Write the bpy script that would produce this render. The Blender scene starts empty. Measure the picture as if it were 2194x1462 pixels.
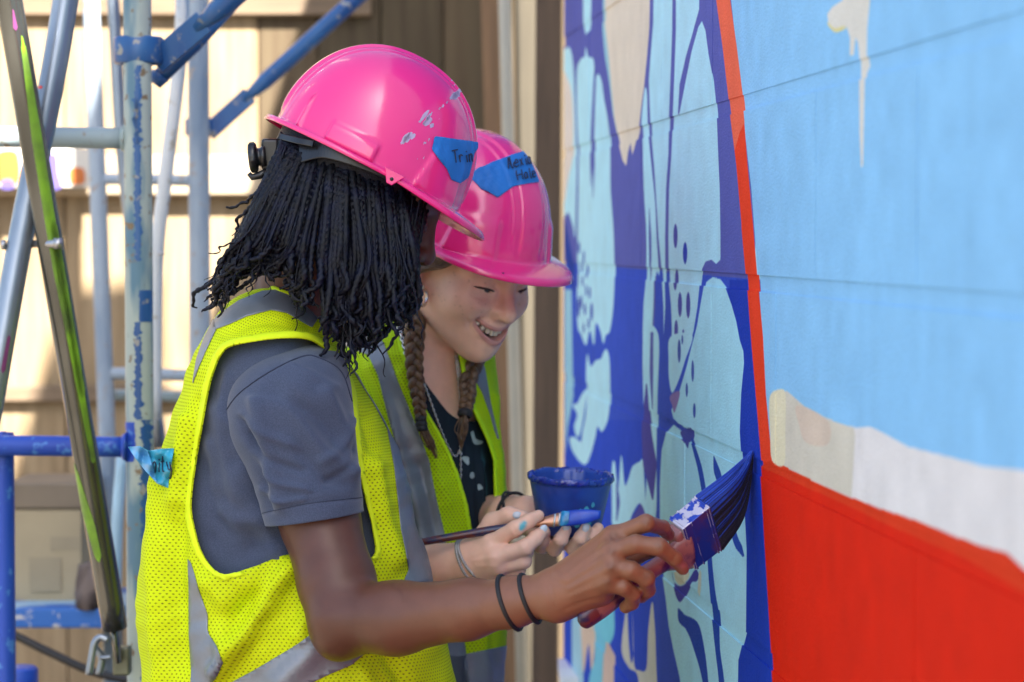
import bpy, math, random
import numpy as np
from mathutils import Vector
from mathutils.bvhtree import BVHTree

# ------------------------------------------------------------------ camera, sky, sun, exposure
F, CX, CY, CAMZ = 5400.0, 1097.0, 731.0, 1.55
AL = math.atan(216.0 / F)
SA, CA = math.sin(AL), math.cos(AL)
scene = bpy.context.scene
COL = scene.collection
cd = bpy.data.cameras.new('camera')
cam = bpy.data.objects.new('camera', cd)
COL.objects.link(cam)
cam.location = (0, 0, CAMZ)
cam.rotation_euler = (math.pi / 2 - AL, 0, 0)
cd.sensor_width = 36.0
cd.lens = 36.0 * F / 2194.0
cd.clip_start = 0.05
cd.clip_end = 2000
cd.dof.use_dof = True
cd.dof.focus_distance = 2.93
cd.dof.aperture_fstop = 5.0
scene.camera = cam

SUN_DIR = Vector((-0.355, 0.80, -0.90)).normalized()      # the way the light travels
elev = math.asin(-SUN_DIR.z)
azim = math.atan2(-SUN_DIR.x, -SUN_DIR.y)               # clockwise from +Y
world = bpy.data.worlds.new('World')
scene.world = world
world.use_nodes = True
wn = world.node_tree.nodes
wl = world.node_tree.links
sky = wn.new('ShaderNodeTexSky')
sky.sky_type = 'NISHITA'
sky.sun_disc = False
sky.sun_elevation = elev
sky.sun_rotation = azim
sky.dust_density = 2.5
sky.air_density = 1.0
wl.new(sky.outputs[0], wn['Background'].inputs[0])
wn['Background'].inputs[1].default_value = 0.06
sl = bpy.data.lights.new('sun', 'SUN')
sl.energy = 5.0
sl.angle = math.radians(0.53)
sl.color = (1.0, 0.94, 0.85)
so = bpy.data.objects.new('sun', sl)
COL.objects.link(so)
so.location = (3, -4, 9)
so.rotation_euler = SUN_DIR.to_track_quat('-Z', 'Y').to_euler()
vs = scene.view_settings
vs.view_transform = 'Standard'
vs.look = 'None'
vs.exposure = 2.85
vs.gamma = 1.0
vs.use_curve_mapping = False
scene.cycles.use_denoising = True
scene.cycles.max_bounces = 8
scene.cycles.sample_clamp_indirect = 6.0

# ------------------------------------------------------------------ pixel <-> place helpers
def P(px, py, d):
    px, py, d = np.broadcast_arrays(np.asarray(px, float), np.asarray(py, float), np.asarray(d, float))
    xc = (px - CX) / F * d
    yc = -(py - CY) / F * d
    return np.stack([xc, d * CA + yc * SA, CAMZ - d * SA + yc * CA], -1)

def proj(V):
    V = np.asarray(V, float)
    y, z = V[..., 1], V[..., 2] - CAMZ
    d = y * CA - z * SA
    yc = y * SA + z * CA
    return V[..., 0] / d * F + CX, CY - yc / d * F, d

CAMP = np.array([0, 0, CAMZ])

def nrm(v):
    v = np.asarray(v, float)
    return v / np.maximum(np.linalg.norm(v, axis=-1, keepdims=True), 1e-12)

# ------------------------------------------------------------------ object helpers
ORG = {}

def mk(name, V, Fc, mat=None, parent=None, uv=None, smooth=True, col=None, mats=None, midx=None, origin=None):
    """links ONE mesh object; V are world positions"""
    V = np.asarray(V, float)
    if parent is not None:
        org = ORG[parent.as_pointer()]
    elif origin is not None:
        org = np.asarray(origin, float)
    else:
        org = np.array([V[:, 0].mean(), V[:, 1].mean(), V[:, 2].min()])
    me = bpy.data.meshes.new(name)
    me.from_pydata((V - org).tolist(), [], Fc.tolist() if isinstance(Fc, np.ndarray) else Fc)
    me.validate()
    me.polygons.foreach_set('use_smooth', [smooth] * len(me.polygons))
    if mats:
        for m in mats:
            me.materials.append(m)
        if midx is not None and len(midx) == len(me.polygons):
            me.polygons.foreach_set('material_index', np.asarray(midx, int))
    elif mat is not None:
        me.materials.append(mat)
    if uv is not None and len(uv) == len(V):
        ul = me.uv_layers.new(name='uv')
        li = np.empty(len(me.loops), int)
        me.loops.foreach_get('vertex_index', li)
        ul.data.foreach_set('uv', np.asarray(uv, float)[li].ravel())
    if col is not None and len(col) == len(V):
        ca = me.color_attributes.new('tint', 'FLOAT_COLOR', 'POINT')
        c4 = np.ones((len(V), 4))
        c4[:, :3] = col
        ca.data.foreach_set('color', c4.ravel())
    me.update()
    o = bpy.data.objects.new(name, me)
    COL.objects.link(o)
    if parent is not None:
        o.parent = parent
    else:
        o.location = org
    ORG[o.as_pointer()] = org
    return o

def tag(o, label=None, cat=None, group=None, kind=None):
    if label: o['label'] = label
    if cat: o['category'] = cat
    if group: o['group'] = group
    if kind: o['kind'] = kind
    return o

def thing(name, label, cat, loc, group=None):
    o = bpy.data.objects.new(name, None)
    o.empty_display_size = 0.05
    COL.objects.link(o)
    o.location = [float(v) for v in loc]
    ORG[o.as_pointer()] = np.asarray(loc, float)
    return tag(o, label, cat, group)

def solid(o, t, off=1.0):
    m = o.modifiers.new('thickness', 'SOLIDIFY')
    m.thickness = t
    m.offset = off
    return o

def bevel(o, w, seg=2, ang=35):
    m = o.modifiers.new('bevel', 'BEVEL')
    m.width = w
    m.segments = seg
    m.limit_method = 'ANGLE'
    m.angle_limit = math.radians(ang)
    return o

# ------------------------------------------------------------------ materials
def mat(name, col, rough=0.6, spec=0.5, var=0.0, vscale=8.0, col2=None, bump=0.0, bscale=60.0, metal=0.0, coat=0.0, sheen=0.0,
        sss=0.0, stretch=None, tint=False, contrast=(0.35, 0.65), detail=4.0, hue=None, coord='Object', bdist=0.002, trans=0.0):
    m = bpy.data.materials.new(name)
    m.use_nodes = True
    nt = m.node_tree
    N, L = nt.nodes, nt.links
    b = N['Principled BSDF']
    b.inputs['Roughness'].default_value = rough
    b.inputs['Specular IOR Level'].default_value = spec
    b.inputs['Metallic'].default_value = metal
    b.inputs['Coat Weight'].default_value = coat
    b.inputs['Coat Roughness'].default_value = 0.12
    b.inputs['Sheen Weight'].default_value = sheen
    if sss:
        b.inputs['Subsurface Weight'].default_value = sss
        b.inputs['Subsurface Radius'].default_value = (1.0, 0.35, 0.2)
        b.inputs['Subsurface Scale'].default_value = 0.006
    b.inputs['Base Color'].default_value = (*col, 1)
    tc = N.new('ShaderNodeTexCoord')
    vec = tc.outputs[coord]
    if stretch:
        mp = N.new('ShaderNodeMapping')
        mp.inputs['Scale'].default_value = stretch
        L.new(vec, mp.inputs['Vector'])
        vec = mp.outputs['Vector']
    out = None
    if tint:
        at = N.new('ShaderNodeAttribute')
        at.attribute_name = 'tint'
        out = at.outputs['Color']
    if col2 is not None or var > 0:
        nz = N.new('ShaderNodeTexNoise')
        nz.inputs['Scale'].default_value = vscale
        nz.inputs['Detail'].default_value = detail
        L.new(vec, nz.inputs['Vector'])
        rp = N.new('ShaderNodeMapRange')
        rp.inputs['From Min'].default_value = contrast[0]
        rp.inputs['From Max'].default_value = contrast[1]
        L.new(nz.outputs['Fac'], rp.inputs['Value'])
        mx = N.new('ShaderNodeMix')
        mx.data_type = 'RGBA'
        L.new(rp.outputs['Result'], mx.inputs['Factor'])
        if out is not None:
            mx.blend_type = 'MULTIPLY'
            L.new(out, mx.inputs[6])
            mx.inputs[7].default_value = (1 - var, 1 - var, 1 - var, 1)
        else:
            mx.inputs[6].default_value = (*col, 1)
            c2 = col2 if col2 is not None else tuple(c * (1 - var) for c in col)
            mx.inputs[7].default_value = (*c2, 1)
        out = mx.outputs[2]
    if out is not None:
        L.new(out, b.inputs['Base Color'])
    if bump > 0:
        n2 = N.new('ShaderNodeTexNoise')
        n2.inputs['Scale'].default_value = bscale
        n2.inputs['Detail'].default_value = 4.0
        L.new(vec, n2.inputs['Vector'])
        bp = N.new('ShaderNodeBump')
        bp.inputs['Strength'].default_value = bump
        bp.inputs['Distance'].default_value = bdist
        L.new(n2.outputs['Fac'], bp.inputs['Height'])
        L.new(bp.outputs['Normal'], b.inputs['Normal'])
    return m

def mathn(nt, op, a, b=None, c=None):
    n = nt.nodes.new('ShaderNodeMath')
    n.operation = op
    for i, v in enumerate((a, b, c)):
        if v is None: continue
        if isinstance(v, (int, float)): n.inputs[i].default_value = v
        else: nt.links.new(v, n.inputs[i])
    return n.outputs[0]

def mesh_cloth(name, col, col2, pitch=0.0047, r=0.20):
    """knitted vest cloth with rows of small round holes (real see-through holes)"""
    m = bpy.data.materials.new(name)
    m.use_nodes = True
    nt = m.node_tree
    N, L = nt.nodes, nt.links
    b = N['Principled BSDF']
    b.inputs['Roughness'].default_value = 0.75
    b.inputs['Specular IOR Level'].default_value = 0.25
    b.inputs['Sheen Weight'].default_value = 0.0
    uvn = N.new('ShaderNodeUVMap')
    uvn.uv_map = 'uv'
    sp = N.new('ShaderNodeSeparateXYZ')
    L.new(uvn.outputs['UV'], sp.inputs[0])
    u = mathn(nt, 'DIVIDE', sp.outputs[0], pitch)
    v = mathn(nt, 'DIVIDE', sp.outputs[1], pitch * 0.80)
    row = mathn(nt, 'FLOOR', v)
    par = mathn(nt, 'MULTIPLY', mathn(nt, 'MODULO', row, 2.0), 0.5)
    uu = mathn(nt, 'ADD', u, par)
    du = mathn(nt, 'SUBTRACT', mathn(nt, 'FRACT', uu), 0.5)
    dv = mathn(nt, 'MULTIPLY', mathn(nt, 'SUBTRACT', mathn(nt, 'FRACT', v), 0.5), 0.85)
    dist = mathn(nt, 'SQRT', mathn(nt, 'ADD', mathn(nt, 'MULTIPLY', du, du), mathn(nt, 'MULTIPLY', dv, dv)))
    mr = N.new('ShaderNodeMapRange')
    mr.inputs['From Min'].default_value = r - 0.07
    mr.inputs['From Max'].default_value = r + 0.07
    L.new(dist, mr.inputs['Value'])
    tc = N.new('ShaderNodeTexCoord')
    nz = N.new('ShaderNodeTexNoise')
    nz.inputs['Scale'].default_value = 9.0
    nz.inputs['Detail'].default_value = 5.0
    L.new(tc.outputs['Object'], nz.inputs['Vector'])
    mx = N.new('ShaderNodeMix')
    mx.data_type = 'RGBA'
    L.new(nz.outputs['Fac'], mx.inputs['Factor'])
    mx.inputs[6].default_value = (*col, 1)
    mx.inputs[7].default_value = (*col2, 1)
    L.new(mx.outputs[2], b.inputs['Base Color'])
    tl = N.new('ShaderNodeBsdfTranslucent')
    L.new(mx.outputs[2], tl.inputs['Color'])
    m1 = N.new('ShaderNodeMixShader')
    m1.inputs[0].default_value = 0.22
    L.new(b.outputs[0], m1.inputs[1])
    L.new(tl.outputs[0], m1.inputs[2])
    tr = N.new('ShaderNodeBsdfTransparent')
    m2 = N.new('ShaderNodeMixShader')
    L.new(mathn(nt, 'ADD', mathn(nt, 'MULTIPLY', mr.outputs[0], 0.62), 0.38), m2.inputs[0])
    L.new(tr.outputs[0], m2.inputs[1])
    L.new(m1.outputs[0], m2.inputs[2])
    bp = N.new('ShaderNodeBump')
    bp.inputs['Strength'].default_value = 0.35
    bp.inputs['Distance'].default_value = 0.001
    L.new(mr.outputs[0], bp.inputs['Height'])
    L.new(bp.outputs['Normal'], b.inputs['Normal'])
    L.new(m2.outputs[0], N['Material Output'].inputs['Surface'])
    return m

# ------------------------------------------------------------------ shape helpers
def cr(pts, n):
    """Catmull-Rom through rows of pts, n samples"""
    p = np.asarray(pts, float)
    if len(p) == 2:
        t = np.linspace(0, 1, n)[:, None]
        return p[0] * (1 - t) + p[1] * t
    q = np.vstack([2 * p[0] - p[1], p, 2 * p[-1] - p[-2]])
    t = np.linspace(0, len(p) - 1 - 1e-9, n)
    i = t.astype(int)
    f = (t - i)[:, None]
    a, b, c, d = q[i], q[i + 1], q[i + 2], q[i + 3]
    return 0.5 * (2 * b + (c - a) * f + (2 * a - 5 * b + 4 * c - d) * f ** 2 + (3 * b - a - 3 * c + d) * f ** 3)

def tube(path, rad, n=10, caps=True, twist=0.0, lob=0.0, flat=None):
    path = np.asarray(path, float)
    m = len(path)
    rad = np.broadcast_to(np.asarray(rad, float), (m,))
    T = nrm(np.gradient(path, axis=0))
    ref = np.array([0, 1.0, 0]) if abs(T[0][1]) < 0.9 else np.array([1.0, 0, 0])
    N = np.zeros((m, 3))
    v = nrm(ref - T[0] * ref.dot(T[0]))
    for i in range(m):
        v = v - T[i] * v.dot(T[i])
        v = v / max(np.linalg.norm(v), 1e-9)
        N[i] = v
    B = np.cross(T, N)
    th = np.arange(n) * 2 * math.pi / n
    rr = rad[:, None] * np.ones((m, n))
    if lob:
        L = np.concatenate([[0], np.cumsum(np.linalg.norm(np.diff(path, axis=0), axis=1))])
        rr = rr * (1 - lob + 2 * lob * np.abs(np.cos(th[None, :] - twist * L[:, None])))
    V = path[:, None, :] + rr[..., None] * (np.cos(th)[None, :, None] * N[:, None, :] + np.sin(th)[None, :, None] * B[:, None, :] * (flat or 1.0))
    V = V.reshape(-1, 3)
    i = np.arange(m - 1)[:, None] * n
    j = np.arange(n)[None, :]
    j2 = (j + 1) % n
    Fq = np.stack([i + j, i + j2, i + n + j2, i + n + j], -1).reshape(-1, 4)
    Fl = Fq.tolist()
    if caps:
        Fl.append(list(range(n))[::-1])
        Fl.append(list(range((m - 1) * n, m * n)))
    return V, Fl

class MB:
    def __init__(s): s.V, s.F, s.n = [], [], 0
    def add(s, V, Fc):
        V = np.asarray(V, float)
        s.V.append(V)
        k = s.n
        s.F.extend([[k + a for a in f] for f in (Fc.tolist() if isinstance(Fc, np.ndarray) else Fc)])
        s.n += len(V)
        return s
    def tube(s, path, rad, n=10, **k): return s.add(*tube(path, rad, n, **k))
    def box(s, c, h, R=None):
        V = np.array([[x, y, z] for x in (-1, 1) for y in (-1, 1) for z in (-1, 1)], float) * np.asarray(h, float)
        if R is not None: V = V @ np.asarray(R, float)
        return s.add(V + np.asarray(c, float), BOXF)
    def make(s, name, m=None, parent=None, smooth=True, **k):
        return mk(name, np.vstack(s.V), s.F, m, parent, smooth=smooth, **k)

BOXF = [[0, 1, 3, 2], [4, 6, 7, 5], [0, 4, 5, 1], [2, 3, 7, 6], [0, 2, 6, 4], [1, 5, 7, 3]]

def lathe(prof, n=48, c=(0, 0, 0), axis=(0, 0, 1), wob=None):
    prof = np.asarray(prof, float)
    ax = nrm(axis)
    u = nrm(np.cross(ax, [0.13, 1, 0.2])) if abs(ax[1]) < 0.95 else nrm(np.cross(ax, [1, 0, 0]))
    w = np.cross(ax, u)
    th = np.arange(n) * 2 * math.pi / n
    r = prof[:, 0][:, None] * np.ones(n)
    z = prof[:, 1][:, None] * np.ones(n)
    if wob is not None:
        dr, dz = wob(np.arange(len(prof))[:, None], th[None, :])
        r, z = r + dr, z + dz
    V = np.asarray(c) + r[..., None] * (np.cos(th)[None, :, None] * u + np.sin(th)[None, :, None] * w) + z[..., None] * ax
    m = len(prof)
    i = np.arange(m - 1)[:, None] * n
    j = np.arange(n)[None, :]
    j2 = (j + 1) % n
    return V.reshape(-1, 3), np.stack([i + j, i + j2, i + n + j2, i + n + j], -1).reshape(-1, 4)

def tris(Fc):
    out = []
    Fa = Fc if isinstance(Fc, np.ndarray) else (np.asarray(Fc) if len({len(f) for f in Fc}) == 1 else None)
    if Fa is not None and Fa.shape[1] == 4:
        return np.vstack([Fa[:, [0, 1, 2]], Fa[:, [0, 2, 3]]])
    for f in Fc:
        for k in range(1, len(f) - 1): out.append([f[0], f[k], f[k + 1]])
    return np.array(out)

def vnormals(V, T):
    n = np.cross(V[T[:, 1]] - V[T[:, 0]], V[T[:, 2]] - V[T[:, 0]])
    N = np.zeros_like(V)
    for k in range(3): np.add.at(N, T[:, k], n)
    return nrm(N)

def clip(V, T, A, s):
    """part of the triangle mesh where s <= 0; A: per-vertex attributes carried along"""
    ins = s <= 0
    cnt = ins[T].sum(1)
    full = T[cnt == 3]
    cross = T[(cnt > 0) & (cnt < 3)]
    nV, nA, nT = [V], [A], [full]
    base = len(V)
    cache = {}
    newV, newA, newT = [], [], []
    def edge(a, b):
        nonlocal base
        k = (a, b) if a < b else (b, a)
        if k not in cache:
            t = s[a] / (s[a] - s[b])
            newV.append(V[a] + (V[b] - V[a]) * t)
            newA.append(A[a] + (A[b] - A[a]) * t)
            cache[k] = base
            base += 1
        return cache[k]
    for t in cross:
        t = list(map(int, t))
        while not (ins[t[0]] and not ins[t[2]]):
            t = t[1:] + t[:1]
        if ins[t[1]]:
            p, q = edge(t[1], t[2]), edge(t[0], t[2])
            newT += [[t[0], t[1], p], [t[0], p, q]]
        else:
            p, q = edge(t[0], t[1]), edge(t[0], t[2])
            newT.append([t[0], p, q])
    if newV:
        nV.append(np.array(newV)); nA.append(np.array(newA))
    if newT: nT.append(np.array(newT))
    V2, A2, T2 = np.vstack(nV), np.vstack(nA), np.vstack(nT)
    if len(T2) == 0: return V2[:0], T2, A2[:0]
    used = np.unique(T2)
    rm = np.full(len(V2), -1)
    rm[used] = np.arange(len(used))
    return V2[used], rm[T2], A2[used]

def polysd(px, py, poly):
    """signed distance in pixels to a polygon, negative inside"""
    poly = np.asarray(poly, float)
    d2 = np.full(px.shape, 1e18)
    inside = np.zeros(px.shape, bool)
    n = len(poly)
    for i in range(n):
        x0, y0 = poly[i]
        x1, y1 = poly[(i + 1) % n]
        ex, ey = x1 - x0, y1 - y0
        t = np.clip(((px - x0) * ex + (py - y0) * ey) / (ex * ex + ey * ey + 1e-9), 0, 1)
        d2 = np.minimum(d2, (px - x0 - t * ex) ** 2 + (py - y0 - t * ey) ** 2)
        c = ((y0 > py) != (y1 > py)) & (px < (x1 - x0) * (py - y0) / (y1 - y0 + 1e-12) + x0)
        inside ^= c
    return np.where(inside, -1, 1) * np.sqrt(d2)

def closed(poly, n=None, tension=True):
    """smooth closed curve through a traced outline"""
    p = np.asarray(poly, float)
    k = len(p)
    n = n or k * 5
    t = np.arange(n) * k / n
    i = t.astype(int)
    f = (t - i)[:, None]
    a, b, c, d = p[(i - 1) % k], p[i % k], p[(i + 1) % k], p[(i + 2) % k]
    return 0.5 * (2 * b + (c - a) * f + (2 * a - 5 * b + 4 * c - d) * f ** 2 + (3 * b - a - 3 * c + d) * f ** 3)

def facing(V, N):
    return (N * nrm(CAMP - V)).sum(1)

class Surf:
    """a triangle mesh on which traced outlines are cut and traced lines are laid"""
    def __init__(s, V, Fc, uv=None):
        s.V, s.T = np.asarray(V, float), tris(Fc)
        s.uv = uv if uv is not None else np.zeros((len(V), 2))
        s.N = vnormals(s.V, s.T)
        s._bvh = None
    def bvh(s):
        if s._bvh is None: s._bvh = BVHTree.FromPolygons(s.V.tolist(), s.T.tolist())
        return s._bvh
    def cast(s, pts, off=0.0):
        out = []
        for px, py in pts:
            d = Vector(P(px, py, 1.0) - CAMP).normalized()
            h = s.bvh().ray_cast(Vector(CAMP), d)
            if h[0] is None: continue
            nn = h[1] if h[1].dot(d) < 0 else -h[1]
            out.append(np.array(h[0] + nn * off))
        return np.array(out)
    def scal(s, poly, near=True):
        x, y, _ = proj(s.V)
        f = facing(s.V, s.N) * (1 if near else -1)
        return np.maximum(polysd(x, y, poly), (0.03 - f) * 60)
    def cut(s, sc, off=0.0):
        A = np.hstack([s.uv, s.N])
        V, T, A = clip(s.V, s.T, A, sc)
        if len(V): V = V + nrm(A[:, 2:5]) * off
        r = Surf.__new__(Surf)
        r.V, r.T, r.uv, r.N, r._bvh = V, T, A[:, :2], A[:, 2:5], None
        return r

def loft(rings, m=60, n=96, e=2.3, inset=0.0):
    """rings: (left px, left py, right px, right py, depth, half depth)"""
    R = cr(np.asarray(rings, float), m)
    th = np.arange(n) * 2 * math.pi / n
    c = np.sign(np.cos(th)) * np.abs(np.cos(th)) ** (2 / e)
    s_ = np.sign(np.sin(th)) * np.abs(np.sin(th)) ** (2 / e)
    sc = F / R[:, 4]
    mx, my = (R[:, 0] + R[:, 2]) / 2, (R[:, 1] + R[:, 3]) / 2
    hx, hy = (R[:, 2] - R[:, 0]) / 2, (R[:, 3] - R[:, 1]) / 2
    hl = np.hypot(hx, hy)
    k = np.maximum(1 - inset * sc / hl, 0.05)
    px = mx[:, None] + (hx * k)[:, None] * c
    py = my[:, None] + (hy * k)[:, None] * c
    d = R[:, 4][:, None] - np.maximum(R[:, 5] - inset, 0.004)[:, None] * s_
    # keep the outline at its own depth: pixels are measured at the ring's mid depth
    base = P(px, py, np.broadcast_to(R[:, 4][:, None], px.shape))
    ray = nrm(P(px, py, 1.0) - CAMP)
    V = base + np.array([0, CA, -SA]) * (d - R[:, 4][:, None])[..., None]
    j2 = np.roll(V, -1, axis=1)
    arc = np.linalg.norm(j2 - V, axis=2)
    ua = np.concatenate([np.zeros((m, 1)), np.cumsum(arc, axis=1)[:, :-1]], 1)
    per = arc.sum(1).mean()
    u = (ua / arc.sum(1)[:, None]) * per
    q = int(0.5 * n)
    va = np.concatenate([[0], np.cumsum(np.linalg.norm(np.diff(V[:, n // 4], axis=0), axis=1))])
    v = np.broadcast_to(va[:, None], u.shape)
    i = np.arange(m - 1)[:, None] * n
    j = np.arange(n)[None, :]
    jj = (j + 1) % n
    Fq = np.stack([i + j, i + n + j, i + n + jj, i + jj], -1).reshape(-1, 4)
    return V.reshape(-1, 3), Fq, np.stack([u.ravel(), v.ravel()], 1)

def folds(V, T, lines, near=True):
    """push cloth out (or in) along traced crease lines: (points, width px, height m)"""
    N = vnormals(V, T)
    x, y, _ = proj(V)
    f = facing(V, N)
    if not near: f = -f
    D = np.zeros(len(V))
    for pts, w, h in lines:
        p = cr(pts, 24) if len(pts) > 2 else np.asarray(pts, float)
        dd = np.full(len(V), 1e9)
        for k in range(len(p) - 1):
            ex, ey = p[k + 1] - p[k]
            t = np.clip(((x - p[k][0]) * ex + (y - p[k][1]) * ey) / (ex * ex + ey * ey + 1e-9), 0, 1)
            dd = np.minimum(dd, np.hypot(x - p[k][0] - t * ex, y - p[k][1] - t * ey))
        D += h * np.exp(-(dd / w) ** 2)
    return V + N * (D * np.clip(f * 4, 0, 1))[:, None]

# ------------------------------------------------------------------ bodies grown from a distance field
def rumple(V, T, amp):
    N = vnormals(V, T)
    x, y, z = V.T
    D = np.sin(38 * x + 21 * z + 9 * y) * np.sin(57 * z - 17 * x) + 0.6 * np.sin(96 * z + 44 * x + 2.5 * np.sin(31 * x)) * np.sin(40 * y + 23 * x) + 0.4 * np.sin(150 * z - 90 * x + 3 * np.sin(40 * z))
    return V + N * (amp * D)[:, None]

class Sdf:
    def __init__(s): s.p = []
    def cone(s, a, b, r1, r2, k=0.01, sub=False):
        a, b = np.asarray(a, float), np.asarray(b, float)
        s.p.append(('c', a, b, r1, r2, k, sub, (a + b) / 2, np.linalg.norm(b - a) / 2 + max(r1, r2)))
        return s
    def ball(s, c, r, k=0.01, sub=False): return s.cone(c, np.asarray(c, float) + 1e-6, r, r, k, sub)
    def chain(s, pts, rad, k=0.006):
        for i in range(len(pts) - 1): s.cone(pts[i], pts[i + 1], rad[i], rad[i + 1], k)
        return s
    def ell(s, c, r, R=None, k=0.01, sub=False):
        s.p.append(('e', np.asarray(c, float), np.asarray(r, float), np.eye(3) if R is None else np.asarray(R, float), None, k, sub,
                    np.asarray(c, float), float(np.max(r))))
        return s
    def fn(s, f, c, rad, k=0.004, sub=False):
        s.p.append(('f', f, None, None, None, k, sub, np.asarray(c, float), rad))
        return s
    def one(s, q, X):
        if q[0] == 'c':
            a, b, r1, r2 = q[1], q[2], q[3], q[4]
            ba = b - a
            pa = X - a
            h = np.clip(pa @ ba / ba.dot(ba), 0, 1)
            return np.linalg.norm(pa - h[:, None] * ba, axis=1) - (r1 + (r2 - r1) * h)
        if q[0] == 'e':
            Y = (X - q[1]) @ q[3].T
            k0 = np.linalg.norm(Y / q[2], axis=1)
            k1 = np.linalg.norm(Y / q[2] ** 2, axis=1)
            return k0 * (k0 - 1) / np.maximum(k1, 1e-6)
        return q[1](X)
    def val(s, X, ps=None):
        d = np.full(len(X), 1.0)
        for q in (s.p if ps is None else ps):
            e = s.one(q, X)
            k = q[5]
            if q[6]:
                h = np.clip(0.5 - 0.5 * (d + e) / k, 0, 1)
                d = d + (-e - d) * h + k * h * (1 - h)
            else:
                h = np.clip(0.5 + 0.5 * (e - d) / k, 0, 1)
                d = e + (d - e) * h - k * h * (1 - h)
        return d
    def mesh(s, h, B=16):
        lo = np.min([q[7] - q[8] for q in s.p if not q[6]], 0) - 3 * h
        hi = np.max([q[7] + q[8] for q in s.p if not q[6]], 0) + 3 * h
        nb = np.ceil((hi - lo) / (h * B)).astype(int)
        bi = np.stack(np.meshgrid(*[np.arange(k) for k in nb], indexing='ij'), -1).reshape(-1, 3)
        cen = lo + (bi + 0.5) * h * B
        v = s.val(cen)
        act = bi[np.abs(v) < h * B * 1.05]
        ND = nb * B + 2
        g = np.arange(B + 1)
        lat = np.stack(np.meshgrid(g, g, g, indexing='ij'), -1).reshape(-1, 3)
        keys, pos, quads = [], [], []
        half = h * B * 0.5 * math.sqrt(3)
        OFF = [(i, j, k) for i in (0, 1) for j in (0, 1) for k in (0, 1)]
        for b in act:
            X = lo + (b * B + lat) * h
            c = lo + (b + 0.5) * B * h
            ps = [q for q in s.p if np.linalg.norm(q[7] - c) < q[8] + half + q[5] + 0.055]
            if not ps: continue
            D = s.val(X, ps).reshape(B + 1, B + 1, B + 1)
            S = D < 0
            if S.all() or not S.any(): continue
            cs = np.zeros((B, B, B), int)
            for i, j, k in OFF: cs += S[i:i + B, j:j + B, k:k + B]
            ci = np.argwhere((cs > 0) & (cs < 8))
            if len(ci) == 0: continue
            acc = np.zeros((len(ci), 3)); cnt = np.zeros(len(ci))
            for ax in range(3):
                o2, o3 = [q for q in range(3) if q != ax]
                for u in (0, 1):
                    for w in (0, 1):
                        p0 = ci.copy(); p0[:, o2] += u; p0[:, o3] += w
                        p1 = p0.copy(); p1[:, ax] += 1
                        d0, d1 = D[tuple(p0.T)], D[tuple(p1.T)]
                        cr_ = (d0 < 0) != (d1 < 0)
                        t = np.where(cr_, d0 / np.where(cr_, d0 - d1, 1), 0)
                        q = p0.astype(float); q[:, ax] += t
                        acc[cr_] += q[cr_]; cnt[cr_] += 1
            pos.append(lo + (b * B + acc / cnt[:, None]) * h)
            gi = b * B + ci + 1
            keys.append((gi[:, 0] * ND[1] * 2 + gi[:, 1]) * ND[2] * 2 + gi[:, 2])
            for ax in range(3):
                sl0 = [slice(0, B)] * 3; sl1 = [slice(0, B)] * 3
                sl1[ax] = slice(1, B + 1)
                a0, a1 = S[tuple(sl0)], S[tuple(sl1)]
                e = np.argwhere(a0 != a1)
                if len(e) == 0: continue
                fl = a0[tuple(e.T)]
                ge = b * B + e + 1
                o2, o3 = (ax + 1) % 3, (ax + 2) % 3
                qs = []
                for u, w in ((-1, -1), (0, -1), (0, 0), (-1, 0)):
                    q = ge.copy(); q[:, o2] += u; q[:, o3] += w
                    qs.append((q[:, 0] * ND[1] * 2 + q[:, 1]) * ND[2] * 2 + q[:, 2])
                q = np.stack(qs, 1)
                q[~fl] = q[~fl][:, ::-1]
                quads.append(q)
        keys = np.concatenate(keys); pos = np.vstack(pos); Q = np.vstack(quads)
        o = np.argsort(keys)
        ks = keys[o]; V = pos[o]
        ii = np.searchsorted(ks, Q)
        ii = np.minimum(ii, len(ks) - 1)
        ok = (ks[ii] == Q).all(1)
        Q = ii[ok]
        # light smoothing
        for _ in range(2):
            a = np.zeros_like(V); c = np.zeros(len(V))
            for k in range(4):
                i0, i1 = Q[:, k], Q[:, (k + 1) % 4]
                np.add.at(a, i0, V[i1]); np.add.at(c, i0, 1)
                np.add.at(a, i1, V[i0]); np.add.at(c, i1, 1)
            V = V * 0.5 + 0.5 * a / np.maximum(c, 1)[:, None]
        return V, Q
# ================================================================== SETTING
rng = np.random.default_rng(11)
random.seed(5)

# ---- ground
m_ground = mat('packed_dirt', (0.15, 0.125, 0.10), 0.95, 0.2, col2=(0.10, 0.085, 0.065), vscale=2.5, bump=0.6, bscale=30, bdist=0.01)
g = mk('ground', np.array([[-300, -300, 0], [300, -300, 0], [300, 300, 0], [-300, 300, 0]], float), [[0, 1, 2, 3]], m_ground, smooth=False)
tag(g, kind='structure')

# ---- block wall with the mural
WP = P(1600, 600, 2.847)
WD = nrm((P(570, 515, 1.0) - CAMP) * [1, 1, 0])          # along the wall, away from the camera
WN = np.array([-WD[1], WD[0], 0.0])                       # out of the wall, towards the painters
S0, S1, Z0, Z1 = -1.6, 2.0, 0.75, 2.05                    # painted part, along / up

def wall_xy(px, py):
    d = nrm(P(px, py, 1.0) - CAMP)
    t = ((WP - CAMP) @ WN) / (d @ WN)
    X = CAMP + d * np.asarray(t)[..., None]
    return (X - WP) @ WD, X[..., 2]

def wall_pt(s, z, off=0.0):
    return WP * [1, 1, 0] + WD * s + np.array([0, 0, z]) + WN * off

# colours (linear paint colours)
def lin(r, g_, b):
    c = np.array([r, g_, b]) / 255.0
    return np.where(c <= 0.04045, c / 12.92, ((c + 0.055) / 1.055) ** 2.4)

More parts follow.
